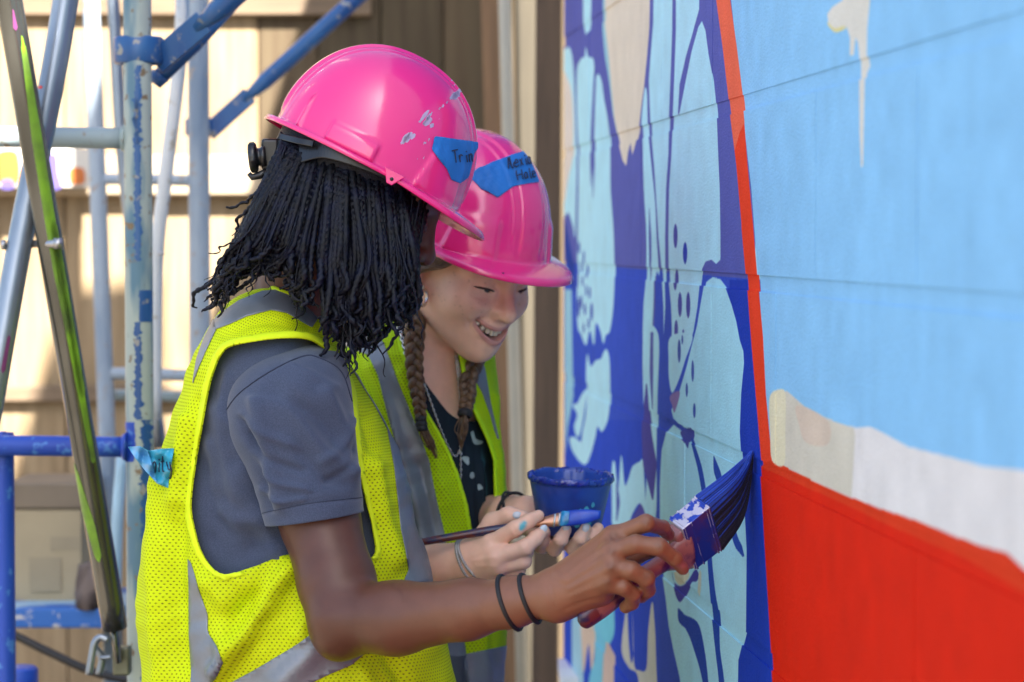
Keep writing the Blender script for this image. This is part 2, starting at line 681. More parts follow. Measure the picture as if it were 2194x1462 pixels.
TW, TH = 2600, 940
CYAN, LAV, BLUE, CREAM = lin(178, 228, 244), lin(90, 98, 176), lin(28, 62, 178), lin(222, 213, 196)
SKYB, ORA1, ORA2, RED, WHITE = lin(142, 200, 240), lin(240, 108, 78), lin(236, 66, 34), lin(222, 36, 8), lin(230, 226, 222)
img = np.zeros((TH, TW, 3)) + CYAN

def raster(poly, colour, soft=0.0, top=True):
    u, v = wall_xy(poly[:, 0], poly[:, 1])
    X = (u - S0) / (S1 - S0) * TW
    Y = (v - Z0) / (Z1 - Z0) * TH
    y0, y1 = max(int(Y.min()) - 1, 0), min(int(Y.max()) + 2, TH)
    ax, ay, bx, by = X, Y, np.roll(X, -1), np.roll(Y, -1)
    xs = np.arange(TW)
    for y in range(y0, y1):
        row = np.zeros(TW)
        for sub in (0.25, 0.75):
            yy = y + sub
            c = (ay > yy) != (by > yy)
            if not c.any(): continue
            xc = np.sort(ax[c] + (yy - ay[c]) * (bx[c] - ax[c]) / (by[c] - ay[c]))
            for k in range(0, len(xc) - 1, 2):
                a, b = xc[k], xc[k + 1]
                i0, i1 = max(int(a), 0), min(int(b) + 1, TW)
                if i1 <= i0: continue
                row[i0:i1] += 0.5 * np.clip(np.minimum(xs[i0:i1] + 1, b) - np.maximum(xs[i0:i1], a), 0, 1)
        nz = row > 0
        if nz.any():
            r = row[nz][:, None]
            img[y, nz] = img[y, nz] * (1 - r) + np.asarray(colour) * r

def T7(p): return np.array([(1180 + x / 1.9757, y / 1.9757) for x, y in p], float)
def T8(p): return np.array([(1180 + x / 1.9757, 722 + y / 1.9757) for x, y in p], float)
def T3(p): return np.array([(1180 + x * 0.31464, 300 + y * 0.31464) for x, y in p], float)
def TR(p): return np.array([(1560 + x * 0.506, y * 0.506) for x, y in p], float)
def TB(p): return np.array([(1560 + x * 0.506, 722 + y * 0.506) for x, y in p], float)
def paint(poly, colour, sm=True): raster(closed(poly, len(poly) * 6) if sm else np.asarray(poly, float), colour)
def stroke(pts, w, colour):
    c = cr(pts, 30)
    w = np.interp(np.linspace(0, 1, 30), np.linspace(0, 1, len(w)), w) / 2
    t = nrm(np.gradient(c, axis=0))
    n = np.stack([-t[:, 1], t[:, 0]], 1)
    raster(np.vstack([c + n * w[:, None], (c - n * w[:, None])[::-1]]), colour)
def dot(x, y, rx, ry, colour):
    t = np.linspace(0, 2 * math.pi, 14, endpoint=False)
    raster(np.stack([x + rx * np.cos(t), y + ry * np.sin(t)], 1), colour)

PUR = LAV
# blue bands, orange stripe, sky field
paint(T7([(0, -900), (900, -900), (860, 1500), (0, 1500)]), LAV, False)
paint([(1180, 560), (1625, 600), (1700, 6000), (1180, 6000)], lin(54, 86, 198), False)
paint([(1180, 900), (1400, 900), (1400, 6000), (1180, 6000)], lin(42, 78, 198), False)
paint([(1560, 600), (1650, 600), (1815, 6000), (1570, 6000)], BLUE, False)
right = np.vstack([TR([(-22, -400), (10, 0), (60, 450), (100, 800), (130, 1200), (148, 1462)]), TB([(160, 240), (185, 520)]), [(1655, 1000), (1790, 6000), (6200, 6000), (6200, -2900)]])
paint(right, SKYB, False)
paint(np.vstack([T7([(680, -400), (698, 0), (725, 200), (755, 460), (785, 700), (808, 960), (830, 1200), (850, 1462)]), [(1632, 1000), (1637, 1000)], TB([(186, 525), (160, 240), (148, 0)]), T7([(880, 1220), (858, 950), (835, 700), (815, 440), (785, 200), (757, 0), (740, -400)])]), ORA2, False)
paint(T7([(680, -400), (698, 0), (725, 200), (755, 460), (778, 640), (800, 560), (822, 520), (815, 440), (785, 200), (757, 0), (740, -400)]), ORA1, False)
paint(np.vstack([TB([(133, 548), (186, 522), (250, 555), (400, 630), (520, 680), (650, 730), (760, 765), (900, 820), (1050, 880), (1180, 915), (1253, 985), (2400, 1700)]), [(6200, 3600), (6200, 6000), (1790, 6000), (1655, 1462)]]), RED, False)
paint(TB([(133, 548), (186, 522), (250, 555), (400, 630), (520, 680), (650, 730), (760, 765), (900, 820), (1050, 880), (1180, 915), (1253, 1010), (1253, 1090), (1000, 940), (700, 810), (420, 680), (150, 560)]), lin(222, 60, 26), False)
# white and cream field above the red
paint(TB([(175, 260), (195, 232), (225, 225), (270, 250), (320, 295), (400, 340), (480, 370), (540, 385), (600, 380), (660, 410), (760, 465), (860, 490), (960, 515), (1080, 548), (1253, 565), (2400, 800), (7400, 2300), (7400, 4300), (2400, 1690), (1253, 985), (1180, 915), (1050, 880), (900, 820), (760, 765), (650, 730), (520, 680), (400, 630), (250, 555), (186, 522)]), WHITE, False)
paint(TB([(173, 300), (180, 245), (210, 224), (250, 232), (320, 295), (400, 340), (480, 370), (530, 385), (535, 420), (520, 680), (400, 630), (250, 555), (186, 522), (178, 400)]), lin(214, 208, 190), False)
paint(TB([(173, 300), (180, 245), (210, 224), (240, 240), (240, 400), (235, 540), (186, 522), (178, 400)]), lin(230, 222, 188))
paint(TB([(290, 290), (420, 355), (420, 455), (330, 450), (300, 380)]), lin(216, 198, 178))
# cream splash at the top right
paint(TR([(480, -700), (485, 0), (440, 30), (418, 60), (425, 110), (450, 135), (500, 115), (515, 160), (514, 235), (530, 235), (538, 160), (548, 180), (555, 250), (556, 330), (558, 560), (564, 712), (572, 700), (578, 420), (580, 310), (594, 280), (586, 230), (588, 120), (600, 0), (610, -700)]), lin(222, 220, 208), False)
paint(TR([(420, 95), (425, 112), (455, 138), (500, 118), (480, 112), (450, 120)]), lin(222, 214, 150))
# upper left cells
paint(T7([(136, -300), (136, 60), (140, 130), (155, 142), (168, 70), (172, -300)]), CYAN)
paint(T7([(40, 250), (62, 212), (76, 200), (90, 230), (100, 330), (106, 520), (110, 690), (108, 800), (104, 1000), (95, 960), (75, 900), (40, 880)]), CYAN)
paint(T7([(35, 330), (75, 340), (95, 450), (95, 650), (75, 760), (60, 850), (35, 900)]), lin(220, 214, 206))
paint(T7([(114, 1010), (118, 700), (113, 520), (111, 400), (113, 290), (130, 250), (145, 240), (150, 200), (160, 240), (180, 252), (187, 330), (191, 330), (200, 313), (215, 345), (225, 420), (240, 500), (252, 620), (254, 800), (266, 980), (270, 1150), (264, 1300), (250, 1400), (232, 1420), (222, 1455), (208, 1400), (190, 1370), (182, 1462), (165, 1400), (150, 1462), (130, 1420), (112, 1350)]), CYAN)
stroke(T7([(188, 255), (186, 330), (178, 500), (174, 650), (170, 790)]), [2, 5, 7, 8, 1], LAV)
stroke(T7([(180, 520), (182, 700), (178, 840)]), [1, 5, 1], LAV)
for x, y, a, b in ((120, 1050, 5, 26), (128, 1130, 4, 26), (140, 1090, 4, 30), (135, 1190, 4, 24), (152, 1150, 5, 30), (150, 1230, 4, 26), (130, 1280, 5, 30), (165, 1240, 4, 26), (145, 1310, 5, 26), (172, 1320, 6, 40), (112, 1180, 5, 40), (118, 1300, 6, 45), (160, 1370, 4, 24), (140, 1390, 4, 22)):
    q = T7([(x, y)])[0]
    dot(q[0], q[1], a / 1.97, b / 1.97, lin(60, 74, 178))
paint(T7([(52, 980), (60, 940), (75, 1000), (95, 1100), (102, 1200), (96, 1240), (70, 1120)]), lin(34, 66, 160))
# cream tongue, pale smear
paint(T7([(220, -300), (218, 130), (228, 240), (245, 340), (262, 480), (285, 590), (300, 600), (320, 300), (330, -300)]), lin(150, 200, 218), False)
paint(T7([(225, -300), (228, 100), (245, 250), (258, 400), (268, 500), (282, 570), (292, 625), (305, 680), (320, 703), (327, 645), (338, 605), (346, 657), (356, 620), (372, 560), (384, 450), (395, 370), (408, 240), (418, 120), (425, -300)]), CREAM, False)
# centre cells
paint(T7([(400, 372), (408, 400), (412, 560), (425, 700), (440, 850), (447, 1000), (455, 1160), (440, 1170), (430, 1462), (392, 1480), (392, 1300), (402, 1180), (404, 1000), (393, 800), (388, 600), (385, 520), (392, 430)]), CYAN)
paint(T7([(440, -300), (434, 100), (422, 250), (416, 340), (420, 450), (424, 560), (436, 700), (446, 850), (455, 1000), (470, 1160), (478, 1300), (479, 1420), (486, 1300), (484, 1200), (483, 1000), (487, 800), (497, 650), (500, 500), (508, 300), (514, 130), (517, -300)]), CYAN, False)
paint(T7([(530, -300), (530, 130), (524, 300), (517, 480), (510, 650), (500, 800), (497, 1000), (499, 1180), (510, 1290), (514, 1400), (510, 1500), (580, 1500), (606, 1400), (622, 1300), (630, 1220), (640, 1140), (655, 1108), (680, 1100), (700, 1118), (718, 1100), (718, 1000), (715, 800), (708, 640), (702, 480), (688, 340), (668, 230), (655, 130), (640, 90), (625, 115), (596, 220), (572, 340), (545, 480), (538, 490), (545, 360), (572, 240), (598, 150), (628, 40), (632, -300)]), CYAN, False)
stroke(T7([(416, 880), (419, 1000), (420, 1100), (418, 1190)]), [1, 6, 5, 1], LAV)
stroke(T7([(440, 1170), (438, 1300), (428, 1462)]), [3, 4, 3], LAV)
for x, y, a, b in ((527, 1000, 9, 52), (528, 1185, 8, 46), (548, 1290, 9, 52), (583, 1292, 9, 56), (532, 1400, 8, 46), (562, 1425, 6, 30), (548, 1500, 7, 45)):
    q = T7([(x, y)])[0]
    dot(q[0], q[1], a / 1.97, b / 1.97, lin(76, 82, 170))
q = T7([(568, 1072)])[0]
dot(q[0], q[1], 5, 24, lin(40, 66, 178))
# big cell to the right
paint(np.vstack([T7([(680, 1173), (712, 1183), (740, 1220), (765, 1290), (785, 1360), (800, 1440)]), T8([(815, 60), (818, 110), (806, 240), (800, 400), (806, 500), (820, 750), (828, 900), (825, 1250), (812, 1300), (795, 1370), (788, 1800), (590, 1800), (545, 1440), (520, 1330), (500, 1230), (485, 1100), (470, 1000), (462, 800), (462, 620), (470, 480), (490, 400), (515, 372), (545, 395), (590, 430), (604, 420), (600, 400), (560, 385), (520, 345), (512, 310), (540, 250), (575, 130), (600, 30)]), T7([(620, 1380), (640, 1260), (652, 1195)])]), lin(174, 228, 244), False)
paint(T8([(508, 0), (500, 100), (502, 180), (515, 236), (540, 190), (570, 100), (600, -10)]), CYAN)
paint(T8([(505, 255), (530, 232), (548, 240), (525, 320), (515, 290)]), lin(140, 120, 176))
for x, y, a, b in ((545, 60, 7, 50), (602, 145, 6, 46), (577, 225, 5, 30), (609, 312, 6, 32), (558, 12, 4, 20)):
    q = T8([(x, y)])[0]
    dot(q[0], q[1], a / 1.97, b / 1.97, lin(66, 92, 176))
paint(T8([(545, 400), (590, 385), (602, 405), (598, 440), (585, 445), (578, 472), (566, 450), (552, 430)]), lin(74, 82, 168))
stroke(T8([(592, 430), (615, 505), (632, 570), (650, 680), (665, 820), (672, 960), (684, 1090), (698, 1190), (708, 1330), (726, 1480), (745, 1800)]), [5, 9, 10, 10, 9, 10, 12, 16, 10, 12, 12], lin(40, 78, 176))
stroke(T8([(688, 505), (702, 570), (735, 680), (775, 840), (795, 890), (815, 930)]), [2, 14, 12, 12, 15, 4], lin(40, 78, 176))
stroke(T8([(540, 1150), (560, 1195), (600, 1230), (630, 1330), (655, 1462), (680, 1700)]), [3, 22, 30, 22, 12, 12], lin(44, 76, 172))
paint(T8([(508, 990), (515, 1035), (545, 1055), (580, 1030), (610, 985), (626, 1010), (615, 1035), (595, 1040), (575, 1085), (550, 1122), (535, 1110), (522, 1070)]), lin(70, 70, 165))
paint(T8([(520, 1000), (560, 985), (585, 1000), (575, 1030), (545, 1052), (525, 1035)]), lin(214, 214, 190))
paint(T8([(625, 1000), (635, 1000), (632, 1080), (620, 1090)]), lin(206, 214, 196))
# lower left splashes
paint(T8([(155, 70), (168, 125), (190, 100), (212, 92), (225, 62), (236, 54), (248, 100), (251, 250), (241, 350), (215, 402), (196, 380), (186, 430), (166, 500), (146, 540), (118, 525), (90, 480), (78, 430), (102, 425), (125, 445), (132, 400), (146, 330), (150, 240), (150, 150)]), CYAN)
paint(T8([(92, 290), (112, 280), (132, 240), (150, 225), (140, 320), (125, 400), (110, 425), (98, 380), (110, 330)]), CYAN)
paint(T8([(258, 560), (270, 530), (284, 640), (298, 500), (312, 625), (328, 600), (345, 550), (375, 530), (392, 540), (405, 800), (395, 740), (375, 705), (350, 740), (335, 780), (310, 900), (255, 900), (258, 760)]), CYAN)
paint(T8([(392, -10), (455, -10), (452, 250), (448, 500), (445, 760), (400, 780), (405, 600), (396, 400)]), CYAN)
stroke(T8([(428, -20), (426, 150), (430, 305)]), [6, 8, 2], LAV)
stroke(T8([(405, 200), (405, 380), (420, 540), (432, 690)]), [3, 20, 30, 3], lin(80, 78, 166))
paint(T8([(365, 730), (380, 707), (398, 740), (408, 800), (380, 830), (340, 790)]), lin(84, 80, 168))
stroke(T8([(278, 620), (284, 700), (278, 780)]), [2, 8, 2], lin(70, 78, 170))
paint(T8([(60, -200), (88, -200), (95, 250), (72, 380), (60, 500)]), lin(150, 204, 226), False)
# bottom left
paint(T8([(90, 1180), (130, 1180), (140, 1500), (130, 1800), (90, 1800)]), lin(160, 206, 226), False)
paint(T8([(130, 1200), (180, 1210), (186, 1320), (172, 1420), (160, 1300), (140, 1420), (132, 1330)]), lin(214, 196, 178))
paint(T8([(186, 1190), (240, 1240), (235, 1350), (220, 1462), (200, 1800), (130, 1800), (160, 1462), (186, 1360)]), lin(120, 200, 226))
paint(T8([(205, 1200), (260, 1130), (270, 1240), (250, 1300), (225, 1290)]), lin(120, 205, 226))
paint(T8([(225, 1330), (262, 1330), (268, 1400), (262, 1800), (215, 1800)]), lin(212, 190, 176))
paint(T8([(300, 1330), (312, 1200), (322, 1150), (330, 1300), (340, 1380), (350, 1330), (345, 1160), (352, 1380), (375, 1412), (405, 1400), (412, 1250), (428, 1122), (438, 1200), (445, 1350), (452, 1800), (360, 1800), (372, 1462), (330, 1400)]), lin(206, 208, 196))
rn = np.random.default_rng(3)
# brushed, uneven coats: streaks and a faint speckle
low = rn.normal(0, 1, (TH // 20 + 2, TW // 20 + 2))
yy, xx = np.mgrid[0:TH, 0:TW] / 20.0
yi, xi = yy.astype(int), xx.astype(int)
fy, fx = yy - yi, xx - xi
lown = low[yi, xi] * (1 - fy) * (1 - fx) + low[yi + 1, xi] * fy * (1 - fx) + low[yi, xi + 1] * (1 - fy) * fx + low[yi + 1, xi + 1] * fy * fx
img *= (1 + 0.034 * lown - 0.16 * (rn.random((TH, TW)) < 0.006) + 0.032 * rn.normal(0, 1, (TH, TW)) )[..., None]
srgb = np.clip(img, 0, 1)
srgb = np.where(srgb <= 0.0031308, srgb * 12.92, 1.055 * srgb ** (1 / 2.4) - 0.055)
im = bpy.data.images.new('mural_paint', TW, TH)
px4 = np.ones((TH, TW, 4), np.float32)
px4[..., :3] = srgb
im.pixels.foreach_set(px4.ravel())
im.pack()

m_mural = bpy.data.materials.new('mural_on_block')
m_mural.use_nodes = True
nt = m_mural.node_tree
N_, L_ = nt.nodes, nt.links
bs = N_['Principled BSDF']
geo = N_.new('ShaderNodeNewGeometry')
sub = N_.new('ShaderNodeVectorMath'); sub.operation = 'SUBTRACT'
sub.inputs[1].default_value = tuple(WP)
L_.new(geo.outputs['Position'], sub.inputs[0])
dt = N_.new('ShaderNodeVectorMath'); dt.operation = 'DOT_PRODUCT'
dt.inputs[1].default_value = tuple(WD)
L_.new(sub.outputs[0], dt.inputs[0])
sz = N_.new('ShaderNodeSeparateXYZ')
L_.new(geo.outputs['Position'], sz.inputs[0])
cmb = N_.new('ShaderNodeCombineXYZ')
L_.new(mathn(nt, 'DIVIDE', mathn(nt, 'SUBTRACT', dt.outputs['Value'], S0), S1 - S0), cmb.inputs[0])
L_.new(mathn(nt, 'DIVIDE', mathn(nt, 'SUBTRACT', sz.outputs[2], Z0), Z1 - Z0), cmb.inputs[1])
ti = N_.new('ShaderNodeTexImage')
ti.image = im
ti.extension = 'EXTEND'
L_.new(cmb.outputs[0], ti.inputs['Vector'])
L_.new(ti.outputs['Color'], bs.inputs['Base Color'])
bs.inputs['Roughness'].default_value = 0.85
bs.inputs['Specular IOR Level'].default_value = 0.12
nb = N_.new('ShaderNodeTexNoise'); nb.inputs['Scale'].default_value = 330; nb.inputs['Detail'].default_value = 3
L_.new(geo.outputs['Position'], nb.inputs['Vector'])
nb2 = N_.new('ShaderNodeTexNoise'); nb2.inputs['Scale'].default_value = 24; nb2.inputs['Detail'].default_value = 3
L_.new(geo.outputs['Position'], nb2.inputs['Vector'])
hsum = mathn(nt, 'ADD', nb.outputs['Fac'], mathn(nt, 'MULTIPLY', nb2.outputs['Fac'], 1.2))
bp = N_.new('ShaderNodeBump'); bp.inputs['Strength'].default_value = 0.8; bp.inputs['Distance'].default_value = 0.0020
L_.new(hsum, bp.inputs['Height'])
L_.new(bp.outputs['Normal'], bs.inputs['Normal'])

m_block = mat('white_block', (0.62, 0.60, 0.57), 0.85, 0.3, var=0.25, vscale=6, bump=0.5, bscale=200, bdist=0.001)
WS0, WS1 = -6.0, 1.755          # the wall runs from behind the camera to its end
WTALL, WLOW, STEP = 4.6, 3.55, -0.25  # unseen top, stepped to shade the painters and let sun reach the fence
wall = thing('mural_wall', 'painted concrete block wall with a blue, cyan and red mural', 'wall', wall_pt(0, 0, -0.1))
DEP = 0.0018
def wbox(s0, s1, z0, z1, t0, t1):
    V = np.array([wall_pt(s, z, t) for s in (s0, s1) for z in (z0, z1) for t in (t0, t1)])
    return V, [[0, 1, 3, 2], [4, 6, 7, 5], [0, 4, 5, 1], [2, 3, 7, 6], [0, 2, 6, 4], [1, 5, 7, 3]]
for (a, b, t) in ((WS0, STEP, WTALL), (STEP, WS1, WLOW)):
    V, Fc = wbox(a, b, 0, t, -0.20, -DEP)
    # front face carries the mural, the rest is bare block
    mk('wall_core', V, Fc, None, wall, smooth=False, mats=[m_block, m_mural], midx=[0, 0, 0, 0, 0, 1])
BW, BH = 0.3895, 0.2032
# block joints measured on the wall: courses and head joints
zc = [1.5026 + k * BH for k in range(-4, 3)]
sj = float(wall_xy(np.array(1748.0), np.array(400.0))[0])
bw, bh, bd = BW / 2 - 0.0005, BH / 2 - 0.0030, 0.03
Vb = np.array([[x, y, z] for x in (-bw, bw) for y in (-bd, 0) for z in (-bh, bh)], float)
bm_ = bpy.data.meshes.new('block')
Rw = np.stack([WD, WN, np.array([0, 0, 1.0])])
bm_.from_pydata(Vb.tolist(), [], [[0, 1, 3, 2], [4, 6, 7, 5], [0, 4, 5, 1], [2, 3, 7, 6], [0, 2, 6, 4], [1, 5, 7, 3]][:])
bm_.validate(); bm_.update()
bm_.materials.append(m_mural)
import bmesh
b_ = bmesh.new(); b_.from_mesh(bm_)
bmesh.ops.recalc_face_normals(b_, faces=b_.faces)
bmesh.ops.bevel(b_, geom=[e for e in b_.edges if all(abs(v.co.y) < 1e-6 for v in e.verts) and abs(e.verts[0].co.z - e.verts[1].co.z) < 1e-6], offset=0.0062, segments=3, affect='EDGES')
b_.to_mesh(bm_); b_.free()
bm_.polygons.foreach_set('use_smooth', [False] * len(bm_.polygons))
rzw = math.atan2(WD[1], WD[0])
from mathutils import Matrix
for ci, z0 in enumerate(zc):
    off = 0.0 if (ci % 2 == 0) else 0.5
    k = -4
    while True:
        s_c = sj + (k + 0.5 + off) * BW
        k += 1
        if s_c - bw > WS1 - 0.02: break
        if s_c < -1.5: continue
        o = bpy.data.objects.new('block', bm_)
        COL.objects.link(o)
        o.parent = wall
        p = wall_pt(s_c, z0 + BH / 2, 0.0) + WN * rng.normal(0, 0.0004)
        M = Matrix(((WD[0], WN[0], 0, 0), (WD[1], WN[1], 0, 0), (0, 0, 1, 0), (0, 0, 0, 1)))
        if s_c + bw > WS1:      # closing piece at the wall end
            f = (WS1 - (s_c - bw)) / (2 * bw)
            p = p - WD * bw * (1 - f)
            M = M @ Matrix.Diagonal((f, 1, 1, 1))
        M.translation = Vector(p - wall_pt(0, 0, -0.1))
        o.matrix_local = M

# ---- fence behind
m_wood = mat('weathered_board_shaded', (0.070, 0.055, 0.032), 0.8, 0.25, col2=(0.040, 0.028, 0.017), vscale=5, stretch=(9, 9, 0.7), bump=0.5, bscale=12, contrast=(0.3, 0.75), bdist=0.004)  # dark tone puts the building's shade into the right-hand boards
m_wood2 = mat('weathered_board_shaded_light', (0.092, 0.070, 0.041), 0.8, 0.25, col2=(0.065, 0.044, 0.026), vscale=5, stretch=(9, 9, 0.6), bump=0.5, bscale=12, contrast=(0.3, 0.75), bdist=0.004)
m_sunlit = mat('sunlit_board', (0.30, 0.225, 0.135), 0.8, 0.25, col2=(0.18, 0.125, 0.07), vscale=5, stretch=(9, 9, 0.7), bump=0.5, bscale=12, contrast=(0.3, 0.75), bdist=0.004)  # paler copy: sunlight painted into the left-hand boards
m_sunlit2 = mat('sunlit_board_yellow', (0.36, 0.265, 0.15), 0.8, 0.25, col2=(0.22, 0.15, 0.08), vscale=5, stretch=(9, 9, 0.6), bump=0.5, bscale=12, contrast=(0.3, 0.75), bdist=0.004)
m_rail = mat('pale_rail', (0.40, 0.32, 0.22), 0.75, 0.25, var=0.3, vscale=6, stretch=(0.8, 8, 8))
FD = 5.40
m_brown0 = mat('brown_rail', (0.17, 0.12, 0.075), 0.8, var=0.35, vscale=5, stretch=(0.7, 9, 9))
def at(px, py, d): return P(px, py, d)
fence = thing('board_fence', 'tall weathered board fence with rails standing behind the scaffold', 'fence', (-0.6, at(600, 515, FD)[1], 0))
fy = at(600, 515, FD)[1]
x = -2.6
k = 0
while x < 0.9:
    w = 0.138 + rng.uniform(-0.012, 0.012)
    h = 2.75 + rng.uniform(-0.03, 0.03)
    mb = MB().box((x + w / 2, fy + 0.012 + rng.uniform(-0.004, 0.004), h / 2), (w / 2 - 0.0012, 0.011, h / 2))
    pale = x + w / 2 < -0.60  # boards in the sun patch take the sunlit colours
    o = mb.make('board', (m_sunlit if rng.random() < 0.6 else m_sunlit2) if pale else (m_wood if rng.random() < 0.6 else m_wood2), fence, smooth=False)
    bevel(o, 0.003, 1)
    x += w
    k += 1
for zt, zb, dd in ((335, 420, 0.0),):
    za, zb_ = at(300, zt, FD)[2], at(300, zb, FD)[2]
    o = MB().box((-1.35, fy - 0.022, (za + zb_) / 2), (1.25, 0.019, abs(za - zb_) / 2)).make('rail', m_rail, fence, smooth=False)
    bevel(o, 0.004, 1)

for zt, zb in ((-22, 38), (826, 862)):
    za, zb_ = at(300, zt, FD)[2], at(300, zb, FD)[2]
    o = MB().box((-1.38, fy - 0.014, (za + zb_) / 2), (1.08, 0.012, abs(za - zb_) / 2)).make('rail', m_brown0, fence, smooth=False)
    bevel(o, 0.004, 1)
# a second skin of boards closes the gaps from behind
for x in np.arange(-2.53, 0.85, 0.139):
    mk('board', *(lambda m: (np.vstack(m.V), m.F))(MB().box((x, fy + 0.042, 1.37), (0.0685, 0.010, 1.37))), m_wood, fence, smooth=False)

# painted sample board resting on the rail
pb = thing('painted_board', 'narrow white board painted with orange and purple patches on the fence rail', 'board', at(97, 400, 5.30))
m_pw = mat('board_white', (0.50, 0.48, 0.43), 0.6, var=0.1)
def slab(px0, py0, px1, py1, d, th, name, m, parent, sm=False, **kw):
    a, b = P(px0, py0, d), P(px1, py1, d)
    return MB().box(((a[0] + b[0]) / 2, (a[1] + b[1]) / 2 + th / 2, (a[2] + b[2]) / 2), (abs(b[0] - a[0]) / 2, th / 2, abs(a[2] - b[2]) / 2)).make(name, m, parent, smooth=sm, **kw)
bevel(slab(-60, 318, 196, 402, 5.30, 0.014, 'panel', m_pw, pb), 0.002, 1)
m_po, m_pp = mat('patch_orange', (0.42, 0.11, 0.012), 0.6, var=0.15), mat('patch_purple', (0.075, 0.055, 0.25), 0.6, var=0.15)
def flat_patch(poly, d, name, m, parent, th=0.0012):
    c = P(np.asarray(poly)[:, 0], np.asarray(poly)[:, 1], d)
    n = len(c)
    V = np.vstack([c, c + [0, th, 0]])
    Fc = [list(range(n))[::-1], list(range(n, 2 * n))] + [[i, (i + 1) % n, n + (i + 1) % n, n + i] for i in range(n)]
    return mk(name, V, Fc, m, parent, smooth=False)
flat_patch(closed([(-10, 335), (12, 322), (38, 330), (42, 385), (20, 395), (-14, 380)], 30), 5.298, 'paint_patch', m_po, pb)
flat_patch(closed([(96, 336), (120, 332), (125, 370), (131, 402), (104, 404), (96, 370)], 30), 5.298, 'paint_patch', m_pp, pb)
flat_patch(closed([(150, 362), (178, 362), (180, 392), (152, 392)], 24), 5.298, 'paint_patch', m_po, pb)
flat_patch(closed([(5, 388), (24, 386), (28, 404), (4, 404)], 20), 5.2975, 'paint_patch', m_pp, pb)

# uprights between fence and wall
m_brown = mat('brown_board', (0.22, 0.125, 0.06), 0.7, var=0.35, vscale=5, stretch=(10, 10, 0.6), bump=0.3, bscale=15)
m_cream = mat('cream_pole', (0.42, 0.40, 0.32), 0.55, var=0.15, vscale=6)
m_grey = mat('olive_post', (0.055, 0.045, 0.028), 0.8, var=0.3, vscale=5, stretch=(8, 8, 0.6))
m_tan = mat('tan_post', (0.095, 0.064, 0.042), 0.8, var=0.3, vscale=6, stretch=(9, 9, 0.6))
def lean(px0, py0, px1, py1, d, w, th, name, label, cat, m, rnd=False):
    a, b = P(px0, py0, d), P(px1, py1, d)
    u = (b - a) / (b[2] - a[2])
    lo, hi = a - u * (a[2] - 0.0), a + u * (2.9 - a[2])
    if rnd:
        V, Fc = tube([lo, (lo + hi) / 2, hi], w / 2, 20)
    else:
        V = np.array([q + np.array([sx * w / 2, sy * th / 2, 0]) for q in (lo, hi) for sx in (-1, 1) for sy in (-1, 1)])
        Fc = [[0, 1, 3, 2], [4, 6, 7, 5], [0, 4, 5, 1], [2, 3, 7, 6], [0, 2, 6, 4], [1, 5, 7, 3]]
    o = mk(name, V, Fc, m, smooth=rnd)
    if not rnd: bevel(o, 0.004, 2)
    return tag(o, label, cat)
lean(1048, 0, 1078, 1000, 4.95, 0.033, 0.03, 'leaning_board', 'narrow brown board leaning upright beside the cream pole', 'board', m_brown)
lean(1081, 0, 1107, 1000, 4.90, 0.025, 0.025, 'leaning_pole', 'slim cream pole standing between brown board and dark fence', 'pole', m_cream, True)
lean(1125, 0, 1136, 1000, 5.25, 0.046, 0.05, 'fence_post', 'dark olive fence post beside the cream pole', 'post', m_grey)
lean(1176, 0, 1170, 1000, 4.82, 0.050, 0.05, 'wall_post', 'tan wooden post at the end of the mural wall', 'post', m_tan)

# ================================================================== SCAFFOLD
def worn(name, base, chip, chip2, sc=14, th=(0.50, 0.56), rough=0.5, metal=0.0):
    m = mat(name, base, rough, 0.5, col2=chip, vscale=sc, stretch=(1, 1, 0.22), contrast=th, bump=0.25, bscale=90, metal=metal, bdist=0.001)
    nt = m.node_tree
    b = nt.nodes['Principled BSDF']
    src = b.inputs['Base Color'].links[0].from_socket
    tc = nt.nodes.new('ShaderNodeTexCoord')
    nz = nt.nodes.new('ShaderNodeTexNoise'); nz.inputs['Scale'].default_value = 55; nz.inputs['Detail'].default_value = 5
    nt.links.new(tc.outputs['Object'], nz.inputs['Vector'])
    r = nt.nodes.new('ShaderNodeMapRange'); r.inputs['From Min'].default_value = 0.60; r.inputs['From Max'].default_value = 0.66
    nt.links.new(nz.outputs['Fac'], r.inputs['Value'])
    mx = nt.nodes.new('ShaderNodeMix'); mx.data_type = 'RGBA'
    nt.links.new(r.outputs[0], mx.inputs['Factor'])
    nt.links.new(src, mx.inputs[6]); mx.inputs[7].default_value = (*chip2, 1)
    nt.links.new(mx.outputs[2], b.inputs['Base Color'])
    return m
m_post = worn('worn_paint_post', (0.36, 0.42, 0.38), (0.10, 0.20, 0.27), (0.20, 0.14, 0.08), th=(0.53, 0.60))
m_bar = worn('worn_paint_bar', (0.26, 0.33, 0.35), (0.06, 0.14, 0.24), (0.2, 0.17, 0.12), th=(0.56, 0.66))
m_blue = worn('blue_enamel', (0.012, 0.065, 0.23), (0.03, 0.12, 0.30), (0.28, 0.28, 0.26), th=(0.4, 0.7), rough=0.35)
m_brightblue = worn('fresh_blue_paint', (0.015, 0.075, 0.46), (0.01, 0.05, 0.36), (0.06, 0.2, 0.55), th=(0.4, 0.7), rough=0.45)
m_galv = mat('galvanised_tube', (0.30, 0.34, 0.39), 0.36, 0.5, col2=(0.19, 0.22, 0.26), vscale=18, stretch=(1, 1, 0.3), metal=0.75, bump=0.15, bscale=80, bdist=0.0006)
m_galvd = mat('dull_steel_tube', (0.17, 0.17, 0.155), 0.24, 0.5, col2=(0.09, 0.09, 0.078), vscale=14, stretch=(1, 1, 0.25), metal=0.8, bump=0.2, bscale=70, bdist=0.0006)
